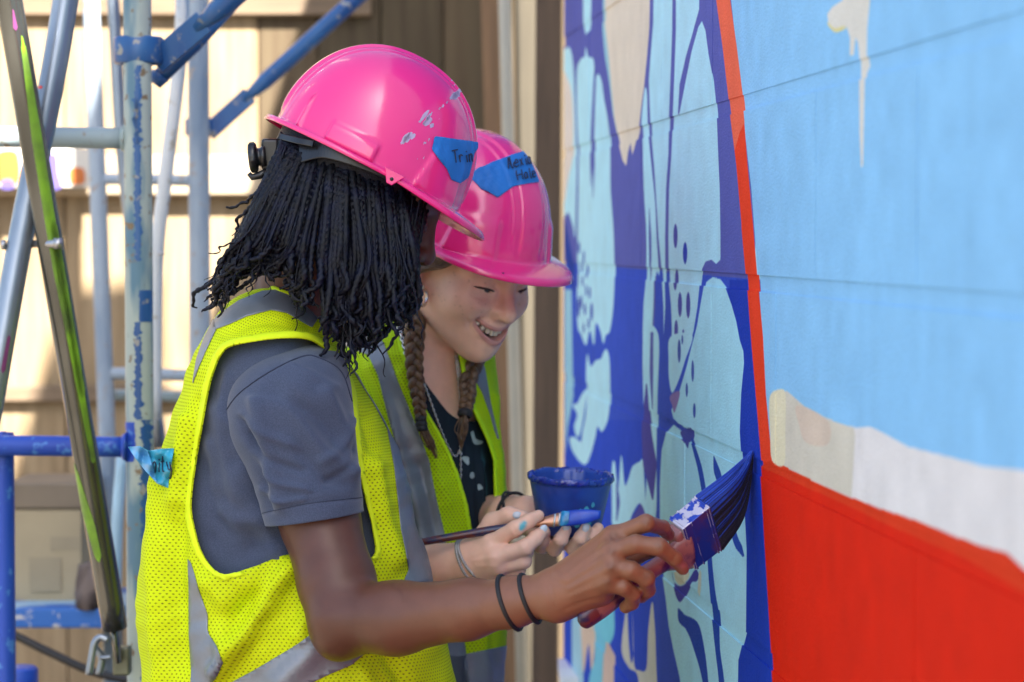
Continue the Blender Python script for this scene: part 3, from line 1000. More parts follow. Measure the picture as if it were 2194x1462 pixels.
m_greenrefl = mat('green_reflection', (0.18, 0.36, 0.02), 0.35, 0.5, col2=(0.08, 0.13, 0.03), vscale=20, contrast=(0.4, 0.7))  # green reflection on the steel, painted on as colour
m_redp = mat('red_paint_mark', (0.72, 0.07, 0.06), 0.5)
m_magp = mat('purple_paint_streak', (0.16, 0.03, 0.12), 0.5)
m_bolt = mat('bolt_steel', (0.42, 0.42, 0.43), 0.35, metal=0.85)

def ptube(name, pts, d, w, m, parent, n=24, **k):
    """tube through traced centre points; w = pixel width at its depth"""
    ds = np.broadcast_to(np.asarray(d, float), (len(pts),))
    p = np.asarray(pts, float)
    path = P(p[:, 0], p[:, 1], ds)
    r = np.asarray(w, float) / 2 / F * ds
    return mk(name, *tube(cr(path, max(len(pts) * 4, 8)), np.interp(np.linspace(0, 1, max(len(pts) * 4, 8)), np.linspace(0, 1, len(pts)), r), n), m, parent)

base_z = lambda px, d: P(px, 515, d) * [1, 1, 0]
SF = 3.62
frame = thing('scaffold_frame', 'worn pale green scaffold frame beside the locs wearer, with blue crossbars', 'scaffold', base_z(298, SF))
def vpost(name, px, d, w, z0, z1, m, parent, extra=None):
    c = P(px, 700, d)
    r = w / 2 / F * d
    zz = np.linspace(z0, z1, 30)
    path = np.stack([np.full(30, c[0]), np.full(30, c[1]), zz], 1)
    return mk(name, *tube(path, r, 28), m, parent)
post = vpost('post', 298, SF, 60, 0.0, 2.75, m_post, frame)
# the old blue paint that runs down the post as a ragged strip
def tube_patch(px, d, w, poly, name, m, parent, off=0.0006):
    c = P(px, 700, d); r = w / 2 / F * d
    zz = np.linspace(P(px, 1500, d)[2], P(px, -60, d)[2], 300)
    path = np.stack([np.full(300, c[0]), np.full(300, c[1]), zz], 1)
    S = Surf(*tube(path, r, 64, caps=False))
    s = S.cut(S.scal(poly), off)
    if len(s.T): return mk(name, s.V, s.T, m, parent)
def ragged(x0, x1, y0, y1, n, a, seed):
    r = np.random.default_rng(seed)
    ys = np.linspace(y0, y1, n)
    L = np.stack([x0 + r.normal(0, a, n), ys], 1)
    R = np.stack([x1 + r.normal(0, a, n), ys], 1)
    return np.vstack([L, R[::-1]])
tube_patch(298, SF, 60, ragged(289, 302, 140, 560, 90, 3.0, 1), 'old_paint', m_blue, post)
tube_patch(298, SF, 60, ragged(298, 326, 622, 690, 16, 0.8, 2), 'old_paint', m_blue, post)
tube_patch(298, SF, 60, ragged(289, 303, 690, 900, 60, 3.0, 3), 'old_paint', m_blue, post)
tube_patch(298, SF, 60, ragged(303, 320, 900, 1462, 120, 4.5, 4), 'old_paint', m_blue, post)
tube_patch(298, SF, 60, ragged(286, 296, 205, 310, 24, 2.5, 6), 'old_paint', m_blue, post)
tube_patch(298, SF, 60, ragged(270, 290, 905, 990, 16, 2, 5), 'old_paint', m_brightblue, post)
vpost('post', -640, SF, 60, 0.0, 2.75, m_post, frame)
ptube('crossbar', [(-640, 293), (0, 294), (272, 297)], SF, 45, m_bar, frame)
ptube('crossbar', [(-640, 955), (0, 955), (272, 958)], SF, 44, m_brightblue, frame)
for q in ((264, 297, 26, m_post), (266, 958, 26, m_brightblue)):
    mk('weld', *tube(P(np.array([q[0] - 4, q[0] + 6]), q[1], SF), [q[2] / F * SF, 1.25 * q[2] / F * SF], 20), q[3], frame)
tag(vpost('paint_post', 6, SF + 0.02, 44, 0.0, P(6, 930, SF)[2], m_brightblue, frame), 'short bright blue upright at the lower left')
mk('weld', *tube(P(np.array([0, 12]), 952, SF + 0.02), 0.019, 16), m_brightblue, frame)

# blue diagonal brace with its collar on the near post
def brace(name, label, cpx, cpy, cw, ch, d, p0, p1, w):
    t = thing(name, label, 'brace', P(cpx, cpy + ch / 2, d))
    c = P(cpx, cpy, d)
    r = cw / 2 / F * d
    hh = ch / 2 / F * d
    prof = [(r * 0.72, -hh), (r * 0.93, -hh), (r, -hh * 0.82), (r, hh * 0.82), (r * 0.93, hh), (r * 0.72, hh)]
    V, Fc = lathe(prof, 40, c)
    mk('collar', V, Fc, m_blue, t)
    a, b = P(*p0, d - 0.002), P(*p1, d - 0.06)
    u = nrm(b - a)
    # flattened end plate with a turned edge, then the round tube
    q = nrm(np.cross(u, [0, 1, 0]))
    hw = w / 2 / F * d
    V = np.array([a + u * L + q * s1 * hw + np.array([0, s2 * 0.006, 0]) for L in (-0.02, 0.085) for s1 in (-1, 1) for s2 in (-1, 1)])
    bevel(mk('end_plate', V, BOXF, m_blue, t, smooth=False), 0.002, 2)
    mk('tube', *tube([a + u * 0.07, a + u * 0.12, b, b + u * 0.4], np.array([0.5, 1, 1, 1]) * hw * 0.92, 20), m_blue, t)
    return t
brace('diagonal_brace', 'blue diagonal brace clamped to the pale post with a wide collar', 297, 109, 108, 58, SF, (352, 120), (480, 10), 52)
mk_b = thing('cross_strut', 'slim blue strut dropping behind the wide collared brace', 'strut', P(345, 160, 3.75))
mk('tube', *tube(P(np.array([335, 420, 510]), np.array([172, 90, -10]), np.array([3.7, 3.7, 3.68])), 0.0125, 16), m_blue, mk_b)
mk('end_plate', *tube(P(np.array([330, 345]), np.array([180, 160]), 3.7), [0.011, 0.015], 12), m_blue, mk_b)
# rear frame
RF = 4.55
rear = thing('scaffold_frame', 'blurred grey scaffold frame further back, standing before the fence', 'scaffold', base_z(320, RF))
m_rearp = worn('grey_blue_post', (0.30, 0.36, 0.42), (0.16, 0.22, 0.30), (0.3, 0.26, 0.22), th=(0.5, 0.66))
m_whitep = worn('white_blue_tube', (0.58, 0.60, 0.60), (0.20, 0.32, 0.46), (0.4, 0.36, 0.3), th=(0.52, 0.6))
vpost('post', 428, RF, 46, 0, 2.7, m_rearp, rear)
a0, a1 = P(195, 0, RF), P(228, 900, RF)
u = (a1 - a0) / (a1[2] - a0[2])
mk('post', *tube([a0 + u * (2.7 - a0[2]), a0, a1, a1 + u * (0 - a1[2])], 0.0155, 20), m_rearp, rear)
ptube('crossbar', [(205, 384), (320, 385), (428, 388)], RF, 24, m_rearp, rear)
ptube('crossbar', [(225, 800), (320, 802), (428, 806)], RF, 26, m_rearp, rear)
ptube('crossbar', [(225, 846), (320, 848), (428, 852)], RF + 0.06, 24, m_bar, rear)
brace('diagonal_brace', 'blue diagonal brace on the rear post behind the pink helmet', 427, 273, 62, 36, RF, (462, 270), (760, 0), 38)
st = thing('loose_tube', 'paint spattered white tube slanting behind the pale post', 'tube', P(333, 1462, 4.1))
ptube('tube', [(392, -60), (385, 130), (352, 400), (338, 520), (333, 640), (331, 900)], 4.1, 30, m_whitep, st)
ptube('pin', [(338, 543), (352, 543)], 4.08, 8, m_bolt, st)
st = thing('loose_tube', 'slim grey tube leaning behind the pale post near the top', 'tube', P(260, 300, 4.3))
ptube('tube', [(236, -80), (246, 60), (262, 330), (300, 640), (345, 960)], 4.3, 27, m_galv, st)
st = thing('loose_tube', 'pale blue tube rising behind the foot of the steel brace', 'tube', P(250, 1300, 4.2))
ptube('tube', [(262, 980), (252, 1110), (246, 1300)], 4.2, 26, mat('pale_blue_tube', (0.36, 0.55, 0.68), 0.4, var=0.3), st)

# crossed steel braces in front
xb = thing('cross_brace', 'crossed steel brace tubes pinned together, the near one with green reflections in its colour', 'brace', P(255, 1420, 3.5))
def xtube(name, pts, d0, d1, w, m):
    pts = np.asarray(pts, float)
    t = np.linspace(0, 1, len(pts))
    dd = d0 + (d1 - d0) * t
    path = cr(P(pts[:, 0], pts[:, 1], dd), 24)
    V, Fc = tube(path, np.linspace(w, w * 0.93, 24) / 2 / F * np.linspace(d0, d1, 24), 40)
    return mk(name, V, Fc, m, xb), Surf(V, Fc)
t1, s1 = xtube('tube', [(-87, -640), (-1, -120), (50, 180), (109, 530), (164, 860), (210, 1130), (246, 1345)], 3.30, 3.54, 58, m_galvd)
t2, s2 = xtube('tube', [(240, -620), (150, -60), (112, 170), (50, 480), (14, 680), (-40, 980), (-150, 1500)], 3.48, 3.38, 56, m_galv)
for poly, m, S in (([(40, 60), (48, 60), (82, 250), (128, 530), (178, 830), (208, 1010), (199, 1010), (158, 800), (110, 560), (68, 300)], m_greenrefl, s1),
                   ([(98, 430), (112, 425), (146, 620), (186, 860), (180, 900), (150, 740), (118, 570)], m_greenrefl, s1),
                   ([(150, 1000), (160, 990), (205, 1130), (225, 1230), (214, 1230), (180, 1110)], m_greenrefl, s1),
                   ([(206, 1160), (214, 1156), (218, 1166), (208, 1172)], m_blue, s1),
                   ([(82, 186), (95, 176), (112, 172), (104, 182), (92, 188), (80, 198)], m_redp, s2),
                   ([(78, 246), (90, 240), (100, 240), (92, 248), (80, 254)], m_redp, s2),
                   ([(20, 700), (28, 690), (10, 800), (0, 830), (2, 790)], m_magp, s2),
                   ([(18, -10), (30, -10), (36, 40), (40, 90), (30, 70)], m_magp, s1)):
    c = S.cut(S.scal(poly), 0.0007)
    if len(c.T): mk('paint_and_reflection', c.V, c.T, m, t1 if S is s1 else t2)  # green pieces are painted reflections, the other colours real paint marks
mk('pin', *tube(P(np.array([58, 90, 128]), np.array([523, 523, 523]), np.array([3.44, 3.42, 3.38])), 0.0055, 12), m_bolt, xb)
mk('nut', *tube(P(np.array([116, 134]), np.array([522, 522]), 3.385), 0.0085, 6), m_bolt, xb)
mk('nut', *tube(P(np.array([4, 12]), np.array([525, 525]), 3.42), 0.0075, 6), m_bolt, xb)
clampm = mat('clamp_steel', (0.20, 0.21, 0.15), 0.45, metal=0.6, var=0.4, vscale=25)
bevel(MB().box(P(262, 1415, 3.58), (0.012, 0.014, 0.02)).make('bracket', clampm, xb, smooth=False), 0.003, 2)
mk('end_plate', *tube(P(np.array([243, 250, 256]), np.array([1330, 1385, 1420]), 3.55), [0.017, 0.014, 0.011], 16, flat=0.4), m_galvd, xb)
hk = thing('gravity_hook', 'pale steel hook hanging beside the foot of the steel brace', 'hook', P(200, 1448, 3.5))
for dx, dd in ((0, 0), (22, 0.05)):
    ptube('hook', [(232, 1372), (214, 1366), (202, 1380 + dx * 0.2), (196 + dx, 1410), (190 + dx, 1446)], 3.5 + dd, 16, m_galv, hk)
ptube('link', [(214, 1410), (238, 1408)], 3.52, 10, m_galv, hk)

# plank, box and odds and ends on the scaffold shelf
m_plankb = worn('painted_plank', (0.30, 0.47, 0.60), (0.02, 0.13, 0.45), (0.5, 0.5, 0.5), sc=5, th=(0.48, 0.52))
pl = thing('shelf_plank', 'blue and white painted plank carrying the cardboard box', 'plank', P(130, 1345, 4.35))
a, b = P(-120, 1302, 4.3), P(262, 1345, 4.3)
bevel(MB().box(((a[0] + b[0]) / 2, a[1] + 0.12, (a[2] + b[2]) / 2), ((b[0] - a[0]) / 2, 0.13, (a[2] - b[2]) / 2)).make('board', m_plankb, pl, smooth=False), 0.004, 2)
for px in (-60, 225):
    c = P(px, 1345, 4.36)
    mk('leg', *tube([[c[0], c[1] + 0.08, 0], [c[0], c[1] + 0.08, c[2]]], 0.018, 12), m_galv, pl)
m_card = mat('cardboard', (0.40, 0.335, 0.22), 0.9, 0.15, var=0.2, vscale=5)
m_card2 = mat('cardboard_label', (0.33, 0.28, 0.19), 0.85, 0.15, var=0.15)
m_lid = mat('box_lid', (0.21, 0.17, 0.125), 0.85, 0.2, var=0.2)
bx = thing('cardboard_box', 'plain cardboard box with a darker lid standing on the painted plank', 'box', P(95, 1302, 4.38))
bevel(slab(20, 1092, 175, 1301, 4.38, 0.17, 'body', m_card, bx), 0.003, 2)
bevel(slab(12, 1036, 180, 1091, 4.372, 0.188, 'lid', m_lid, bx), 0.004, 2)
flat_patch([(62, 1195), (132, 1195), (130, 1268), (64, 1268)], 4.3785, 'label', m_card2, bx)
flat_patch([(108, 1122), (170, 1122), (170, 1180), (108, 1180)], 4.3785, 'label', m_card2, bx)
m_cloth = mat('paint_rag', (0.16, 0.12, 0.10), 0.9, col2=(0.05, 0.035, 0.03), vscale=16, contrast=(0.45, 0.6))
r0 = np.random.default_rng(9)
th = np.linspace(0, 2 * math.pi, 28, endpoint=False)
V, Fc = lathe([(0.002, 0.075), (0.020, 0.07), (0.030, 0.045), (0.033, 0.02), (0.036, 0.0), (0.002, 0.0)], 28, P(203, 1301, 4.32), wob=lambda k, t: (0.006 * np.sin(3 * t + k) + 0.004 * np.sin(7 * t + 2.3 * k), 0.004 * np.sin(5 * t + k) * (k < 4)))
tag(mk('paint_rag', V, Fc, m_cloth), 'crumpled paint rag on the plank beside the cardboard box', 'rag')
m_black = mat('black_rubber', (0.012, 0.012, 0.014), 0.5)
tag(ptube('black_hose', [(-60, 1320), (24, 1358), (110, 1400), (200, 1440), (300, 1462)], 4.2, 18, m_black, None), 'black hose sagging below the painted plank', 'hose')
for px_, lab in ((72, 'small blue paint can at the bottom left below the plank'),):
    t = thing('paint_can', lab, 'can', base_z(40, 3.9))
    c = P(40, 1462, 3.9)
    V, Fc = lathe([(0.001, c[2] - 0.02), (0.028, c[2] - 0.02), (0.03, c[2] - 0.016), (0.03, c[2] + 0.02), (0.026, c[2] + 0.024), (0.001, c[2] + 0.024)], 24, (c[0], c[1], 0))
    # on a stool of its own so that it rests on something
    mk('can_body', V, Fc, m_brightblue, t)
    mk('stand', *tube([[c[0], c[1], 0], [c[0], c[1], c[2] - 0.02]], 0.03, 16), m_grey, t)
# ================================================================== PEOPLE
m_skin1 = mat('brown_skin', (1, 1, 1), 0.42, 0.45, var=0.10, vscale=60, tint=True, bump=0.16, bscale=420, sss=0.12, bdist=0.0006)
m_skin2 = mat('fair_skin', (1, 1, 1), 0.45, 0.40, var=0.07, vscale=80, tint=True, bump=0.12, bscale=420, sss=0.20, bdist=0.0005)
m_tee = mat('heather_grey_cotton', (0.070, 0.087, 0.138), 0.9, 0.15, col2=(0.050, 0.064, 0.105), vscale=700, bump=0.35, bscale=900, sheen=0.25, detail=2, bdist=0.0006)
m_seam = mat('dark_seam', (0.042, 0.05, 0.08), 0.9, 0.1)
Y1, Y1b = (0.76, 0.88, 0.006), (0.70, 0.82, 0.004)
m_vest1 = mesh_cloth('yellow_mesh_cloth', Y1, Y1b)
m_vest1b = mat('yellow_binding', (0.74, 0.90, 0.012), 0.7, 0.25, var=0.06, vscale=30, bump=0.2, bscale=500, bdist=0.0005)
m_vest2 = mesh_cloth('yellow_mesh_cloth_shaded', (0.60, 0.84, 0.006), (0.52, 0.76, 0.004))  # same yellow vest shifted greener: its shade is put into the colour
m_vest2b = mat('yellow_binding_shaded', (0.55, 0.86, 0.010), 0.7, 0.25, var=0.06, vscale=30)
m_refl = mat('grey_reflective_tape', (0.22, 0.24, 0.265), 0.42, 0.6, var=0.22, vscale=16, bump=0.45, bscale=34, bdist=0.004, metal=0.25)
m_pink = mat('hot_pink_plastic', (0.90, 0.028, 0.225), 0.20, 0.5, var=0.03, vscale=5, coat=0.8, bump=0.025, bscale=25, bdist=0.002)
m_scuff = mat('scraped_plastic', (0.55, 0.42, 0.62), 0.7, var=0.25, vscale=90)
m_tape = mat('blue_paper_tape', (0.024, 0.20, 0.60), 0.6, 0.3, var=0.2, vscale=30, bump=0.5, bscale=70, bdist=0.0008)
m_ink = mat('marker_ink', (0.012, 0.016, 0.05), 0.6)
m_strap = mat('black_nylon', (0.014, 0.014, 0.016), 0.28, 0.5)
m_locs = mat('black_locs', (0.0030, 0.0030, 0.005), 0.42, 0.26, col2=(0.004, 0.0055, 0.020), vscale=60, bump=0.8, bscale=700, contrast=(0.4, 0.7), bdist=0.0012)
m_elastic = mat('black_elastic', (0.012, 0.011, 0.012), 0.6, bump=0.3, bscale=900)
m_nail = mat('nail_polish', (0.56, 0.60, 0.66), 0.2, coat=0.4)
m_silver = mat('silver_metal', (0.70, 0.70, 0.70), 0.22, metal=1.0)

def rot(f, up=(0, 0, 1.0)):
    f = nrm(f); l = nrm(np.cross(up, f)); u = np.cross(f, l)
    return np.stack([f, l, u])            # rows: local axes in the world

class Pose:
    def __init__(s, o, f, scale=1.0, roll=0.0, zs=1.0):
        s.o, s.k, s.zs = np.asarray(o, float), scale, zs
        s.R = rot(f)
        if roll:
            c, n = math.cos(roll), math.sin(roll)
            s.R = np.stack([s.R[0], c * s.R[1] + n * s.R[2], -n * s.R[1] + c * s.R[2]])
    def __call__(s, *p):
        q = np.array(p if len(p) == 3 else p[0], float)
        q[..., 2] = np.where(q[..., 2] < 0, q[..., 2] * s.zs, q[..., 2])
        return s.o + s.k * (q @ s.R)
    def inv(s, X):
        q = (np.asarray(X) - s.o) @ s.R.T / s.k
        q[..., 2] = np.where(q[..., 2] < 0, q[..., 2] / s.zs, q[..., 2])
        return q

def head_sdf(S, H, smile=False, ears=True):
    k = H.k
    R = H.R
    S.ell(H(-0.012, 0, 0.045), np.array([0.098, 0.076, 0.092]) * k, R, 0.01)
    S.ell(H(0.030, 0, -0.028), np.array([0.060, 0.061, 0.080]) * k, R, 0.03)
    for y in (-1, 1):
        S.cone(H(-0.004, y * (0.052 if smile else 0.056), -0.047), H(0.064, y * 0.014, -0.098), 0.018 * k, 0.016 * k, 0.028)
        S.ell(H(0.060, y * 0.040, -0.034 + (0.004 if smile else 0)), np.array([0.026, 0.025, 0.024]) * k * (1.08 if smile else 0.9), R, 0.022)
        S.cone(H(0.080, y * 0.010, 0.020), H(0.064, y * 0.046, 0.020), 0.012 * k, 0.011 * k, 0.016)
    S.ball(H(0.073, 0, -0.103), 0.0175 * k, 0.022)
    S.ell(H(0.066, 0, -0.066), np.array([0.028, 0.034, 0.028]) * k, R, 0.02)
    for y in (-1, 1):
        S.ell(H(0.094, y * 0.032, -0.001), np.array([0.013, 0.019, 0.011]) * k, R, 0.014, True)
    S.cone(H(0.086, 0, 0.010), H(0.103, 0, -0.032), 0.0085 * k, 0.0105 * k, 0.012)
    S.ball(H(0.1040, 0, -0.0350), 0.0104 * k, 0.010)
    for y in (-1, 1):
        S.ball(H(0.0955, y * 0.0140, -0.0385), 0.0078 * k, 0.007)
        S.ball(H(0.102, y * 0.0072, -0.0475), 0.0036 * k, 0.004, True)
        # lids
        S.ball(H(0.0720, y * 0.0325, -0.002), 0.0138 * k, 0.006)
        S.cone(H(0.0700, y * 0.050, -0.004), H(0.086, y * 0.020, -0.006), 0.0045 * k, 0.004 * k, 0.008)
        if smile:   # raised lower lid pouch and narrow slit
            S.cone(H(0.0705, y * 0.048, -0.0125), H(0.0835, y * 0.022, -0.0135), 0.0055 * k, 0.005 * k, 0.008)
            S.cone(H(0.0745, y * 0.0485, -0.0035), H(0.0850, y * 0.0325, -0.0032), 0.0017 * k, 0.0021 * k, 0.002, True)
            S.cone(H(0.0850, y * 0.0325, -0.0042), H(0.0845, y * 0.0205, -0.0052), 0.0022 * k, 0.0016 * k, 0.002, True)
            S.cone(H(0.0985, y * 0.021, -0.040), H(0.086, y * 0.0385, -0.068), 0.0030 * k, 0.0034 * k, 0.012, True)
    if smile:
        def ztop(y): return -0.0665 + 0.0125 * (y / 0.032) ** 2
        def zbot(y): return -0.0795 + 0.0225 * (y / 0.032) ** 2
        xs = lambda y: 0.0955 - 14.5 * y * y
        for arr, r, dz in ((ztop, 0.0036, 0.0026), (zbot, 0.0056, -0.0038)):
            ys = np.linspace(-0.035, 0.035, 13)
            for a, b in zip(ys[:-1], ys[1:]):
                ra = r * (1 - 0.6 * (abs(a) / 0.035) ** 2); rb = r * (1 - 0.6 * (abs(b) / 0.035) ** 2)
                S.cone(H(xs(a) - 0.0035, a, arr(a) + dz), H(xs(b) - 0.0035, b, arr(b) + dz), ra * k, rb * k, 0.005)
        def mouth(X):
            Y = H.inv(X)
            y = Y[:, 1]
            yc = np.clip(y, -0.04, 0.04)
            return np.maximum.reduce([Y[:, 2] - ztop(yc), zbot(yc) - Y[:, 2], np.abs(y) - 0.037, 0.060 - Y[:, 0]]) * k
        S.fn(mouth, H(0.09, 0, -0.07), 0.05, 0.0022, True)
    else:
        for z, r in ((-0.064, 0.0060), (-0.0755, 0.0068)):
            ys = np.linspace(-0.024, 0.024, 7)
            for a, b in zip(ys[:-1], ys[1:]):
                f = lambda y: H(0.0945 - 14 * y * y, y, z + 4 * y * y * (1 if z < -0.07 else -1))
                S.cone(f(a), f(b), r * k * (1 - 0.4 * (abs(a) / 0.024) ** 2), r * k * (1 - 0.4 * (abs(b) / 0.024) ** 2), 0.006)
    if ears:
        for y in (-1, 1):
            S.ell(H(-0.010, y * 0.079, -0.012), np.array([0.017, 0.008, 0.030]) * k, R, 0.008)
            S.ell(H(-0.004, y * 0.089, -0.008), np.array([0.009, 0.006, 0.017]) * k, R, 0.006, True)
            S.ball(H(0.000, y * 0.076, -0.036), 0.008 * k, 0.006)

# ------------------------------------------------------------------ hard hats
def helmet_surface(H, nu=320, nv=64):
    th = np.arange(nu) * 2 * math.pi / nu
    v = np.concatenate([np.linspace(0.012, 1, nv), 1 + np.linspace(0.12, 1, 9)])
    T, Vv = np.meshgrid(th, v)
    c, s = np.cos(T), np.sin(T)
    t = np.clip(Vv, 0, 1) * math.pi / 2
    e = 2 / 2.25
    r = np.sin(t) ** e
    z = 0.141 * np.cos(t) ** e
    ax = np.where(c > 0, 0.122, 0.120)
    x = -0.016 + ax * c * r
    y = 0.104 * s * r
    # brim
    br = np.clip(Vv - 1, 0, 1)
    front = np.clip((c - 0.10) / 0.90, 0, 1)
    front = front * front * (3 - 2 * front)
    w = 0.010 + 0.034 * front + 0.004 * np.clip(-c, 0, 1)
    x = x + c * w * br
    y = y + s * w * br * 0.9
    flare = np.where(Vv <= 1, np.exp(-((1 - Vv) / 0.07) ** 2) * 0.004 * front, 0.004 * front)
    x, y = x + c * flare, y + s * flare
    z = z - br * (0.0085 * front) - np.where(br > 0.9, 0.0060, 0) - 0.010 * front * br * br * 0.2
    z = z + 0.006 * br * np.clip(1 - front, 0, 1) * 0
    # raised bands and ribs
    sm = lambda a, b, q: np.clip((q - a) / (b - a), 0, 1) ** 2 * (3 - 2 * np.clip((q - a) / (b - a), 0, 1))
    dome = (Vv <= 1.0)
    ang = np.degrees(np.minimum(T, 2 * math.pi - T))
    bump = 0.0030 * (1 - sm(0.0165, 0.0200, np.abs(y))) * (1 - sm(0.90, 1.0, Vv)) * dome * (z > 0.012)
    bump += 0.0016 * (1 - sm(0.0285, 0.0320, np.abs(y))) * (1 - sm(0.80, 0.98, Vv)) * dome * (z > 0.012)
    # front side panels
    top = 0.060 - 0.0009 * np.abs(ang - 30)
    bump += 0.0034 * sm(25, 30, ang) * (1 - sm(56, 58.5, ang - (0.05 - z) * 120)) * (1 - sm(0.040, 0.058, z)) * dome
    # rear wedge rib
    bump += 0.0042 * np.exp(-((ang - 141 - (z - 0.02) * 40) / (1.9 * (1 - z / 0.055).clip(0.08, 1))) ** 2) * (1 - sm(0.035, 0.052, z)) * dome
    # accessory slot block
    bump += 0.0045 * sm(88, 90, ang) * (1 - sm(118, 120, ang)) * (1 - sm(0.020, 0.024, z)) * dome
    nx, ny, nz = c * np.sin(t), s * np.sin(t), np.cos(t)
    x, y, z = x + nx * bump, y + ny * bump, z + nz * bump
    V = H(np.stack([x, y, z], -1).reshape(-1, 3))
    m = len(v)
    i = np.arange(m - 1)[:, None] * nu
    j = np.arange(nu)[None, :]
    j2 = (j + 1) % nu
    Fl = np.stack([i + j, i + nu + j, i + nu + j2, i + j2], -1).reshape(-1, 4).tolist()
    V = np.vstack([V, H(np.array([[-0.016, 0, 0.144]]))])
    Fl += [[len(V) - 1, a, (a + 1) % nu] for a in range(nu)]
    return V, Fl

def hard_hat(H, label):
    V, Fl = helmet_surface(H)
    t = thing('hard_hat', label, 'hard hat', H(0, 0, 0))
    o = mk('shell', V, Fl, m_pink, t)
    solid(o, 0.0026, -1.0)
    return t, o, Surf(V, Fl)

def biggest(c):
    T = c.T
    lab = np.arange(len(c.V))
    for _ in range(400):
        mn = lab[T].min(1)
        new = lab.copy()
        for k in range(3): np.minimum.at(new, T[:, k], mn)
        new = new[new]
        if (new == lab).all(): break
        lab = new
    u, n = np.unique(lab[T[:, 0]], return_counts=True)
    return T[lab[T[:, 0]] == u[n.argmax()]]

def decal(S, poly, off, name, m, parent, th=0.0006, near=True, wr=0.0, wx=0):
    c = S.cut(S.scal(poly, near), off)
    if len(c.T) == 0: return None
    if wr:
        a, b, _ = proj(c.V)
        k_ = np.clip(1.2 - np.abs(a - wx) / 40.0, 0.05, 1)
        c.V = c.V + c.N * (wr * k_ * (1 + np.sin(a * 0.22 + b * 0.33 + 1.4 * np.sin(b * 0.16)) * np.sin(b * 0.30 - a * 0.05)))[:, None]
    c.T = biggest(c)
    us = np.unique(c.T); rm = np.full(len(c.V), -1); rm[us] = np.arange(len(us))
    c.V, c.uv, c.T = c.V[us], c.uv[us], rm[c.T]
    o = mk(name, c.V, c.T, m, parent, uv=c.uv)
    if th: solid(o, th, 1.0)
    return o

def writing(S, strokes, off, r, name, m, parent):
    mb = MB()
    for st in strokes:
        pts = cr(st, max(5 * len(st), 10))
        p = S.cast(pts, off)
        if len(p) > 2: mb.tube(p, r, 6)
    if mb.n: return mb.make(name, m, parent)

def letters(txt, x, y, w, h, dx, dy):
    """simple hand lettering, baseline from (x, y) along (dx, dy); returns polylines in picture units"""
    G = {'T': [[(0, 1), (0.9, 1.05)], [(0.42, 1.0), (0.45, 0)]], 'r': [[(0.1, 0.6), (0.14, 0)], [(0.13, 0.35), (0.35, 0.62), (0.6, 0.55)]],
         'i': [[(0.3, 0.55), (0.32, 0)], [(0.3, 0.8), (0.32, 0.84), (0.33, 0.8)]], 'n': [[(0.1, 0.6), (0.12, 0)], [(0.12, 0.4), (0.4, 0.62), (0.62, 0.45), (0.64, 0)]],
         'A': [[(0.0, 0), (0.4, 1.0), (0.75, 0)], [(0.12, 0.38), (0.66, 0.4)]], 'l': [[(0.2, 1.0), (0.24, 0.02), (0.4, 0)]],
         'e': [[(0.05, 0.32), (0.6, 0.38), (0.5, 0.62), (0.2, 0.6), (0.06, 0.25), (0.3, 0.0), (0.62, 0.1)]], 'x': [[(0.05, 0.6), (0.6, 0)], [(0.58, 0.62), (0.05, 0.0)]],
         'a': [[(0.6, 0.55), (0.3, 0.64), (0.06, 0.3), (0.25, 0.0), (0.55, 0.2), (0.62, 0.6), (0.66, 0.0)]], 'H': [[(0.05, 1), (0.1, 0)], [(0.65, 1.0), (0.66, 0)], [(0.08, 0.5), (0.66, 0.52)]],
         't': [[(0.3, 1.0), (0.3, 0.1), (0.5, 0.0)], [(0.05, 0.66), (0.6, 0.68)]], 'y': [[(0.05, 0.6), (0.2, 0.1), (0.5, 0.15), (0.62, 0.6)], [(0.62, 0.6), (0.5, -0.4), (0.2, -0.35)]]}
    out = []
    for ch in txt:
        for st in G[ch]:
            out.append([(x + a * w * dx + b * h * dy, y + a * w * dy - b * h * dx) for a, b in st])
        adv = {'i': 0.62, 'l': 0.6}.get(ch, 1.0) * w * 0.98
        x += adv * dx; y += adv * dy
    return out

# ================================================================== PERSON IN FRONT (locs, grey T-shirt)
p1 = thing('person', 'person with long black locs, grey T-shirt and yellow vest, brushing the wall', 'person', [-0.22, P(0, 0, 3.06)[1], 0])
H1 = Pose(P(776, 408, 3.03), (math.cos(math.radians(28)), 0.09, -math.sin(math.radians(28))), 1.0)
HH1 = Pose(P(809, 366, 3.03), (math.cos(math.radians(27.3)), 0.09, -math.sin(math.radians(27.3))), 0.995)

S = Sdf()
head_sdf(S, H1, False, False)
S.cone(H1(-0.03, 0, -0.05), P(618, 690, 3.08), 0.054, 0.052, 0.02)
S.ell(P(600, 930, 3.08), (0.10, 0.13, 0.15), None, 0.02)
S.ell(P(620, 1250, 3.08), (0.11, 0.13, 0.26), None, 0.05)
# near (right) arm
sh, el, wr = P(640, 850, 2.955), P(738, 1325, 2.87), P(1172, 1274, 2.745)
S.cone(P(600, 800, 3.08), sh, 0.045, 0.048, 0.02)
S.chain([sh, P(684, 1110, 2.926), P(722, 1250, 2.892), el], [0.046, 0.0455, 0.0435, 0.040], 0.012)
S.chain([el, P(850, 1325, 2.84), P(1000, 1306, 2.795), P(1100, 1290, 2.765), wr], [0.0395, 0.0400, 0.0322, 0.0260, 0.0230], 0.014)
S.ball(P(722, 1372, 2.868), 0.021, 0.02)
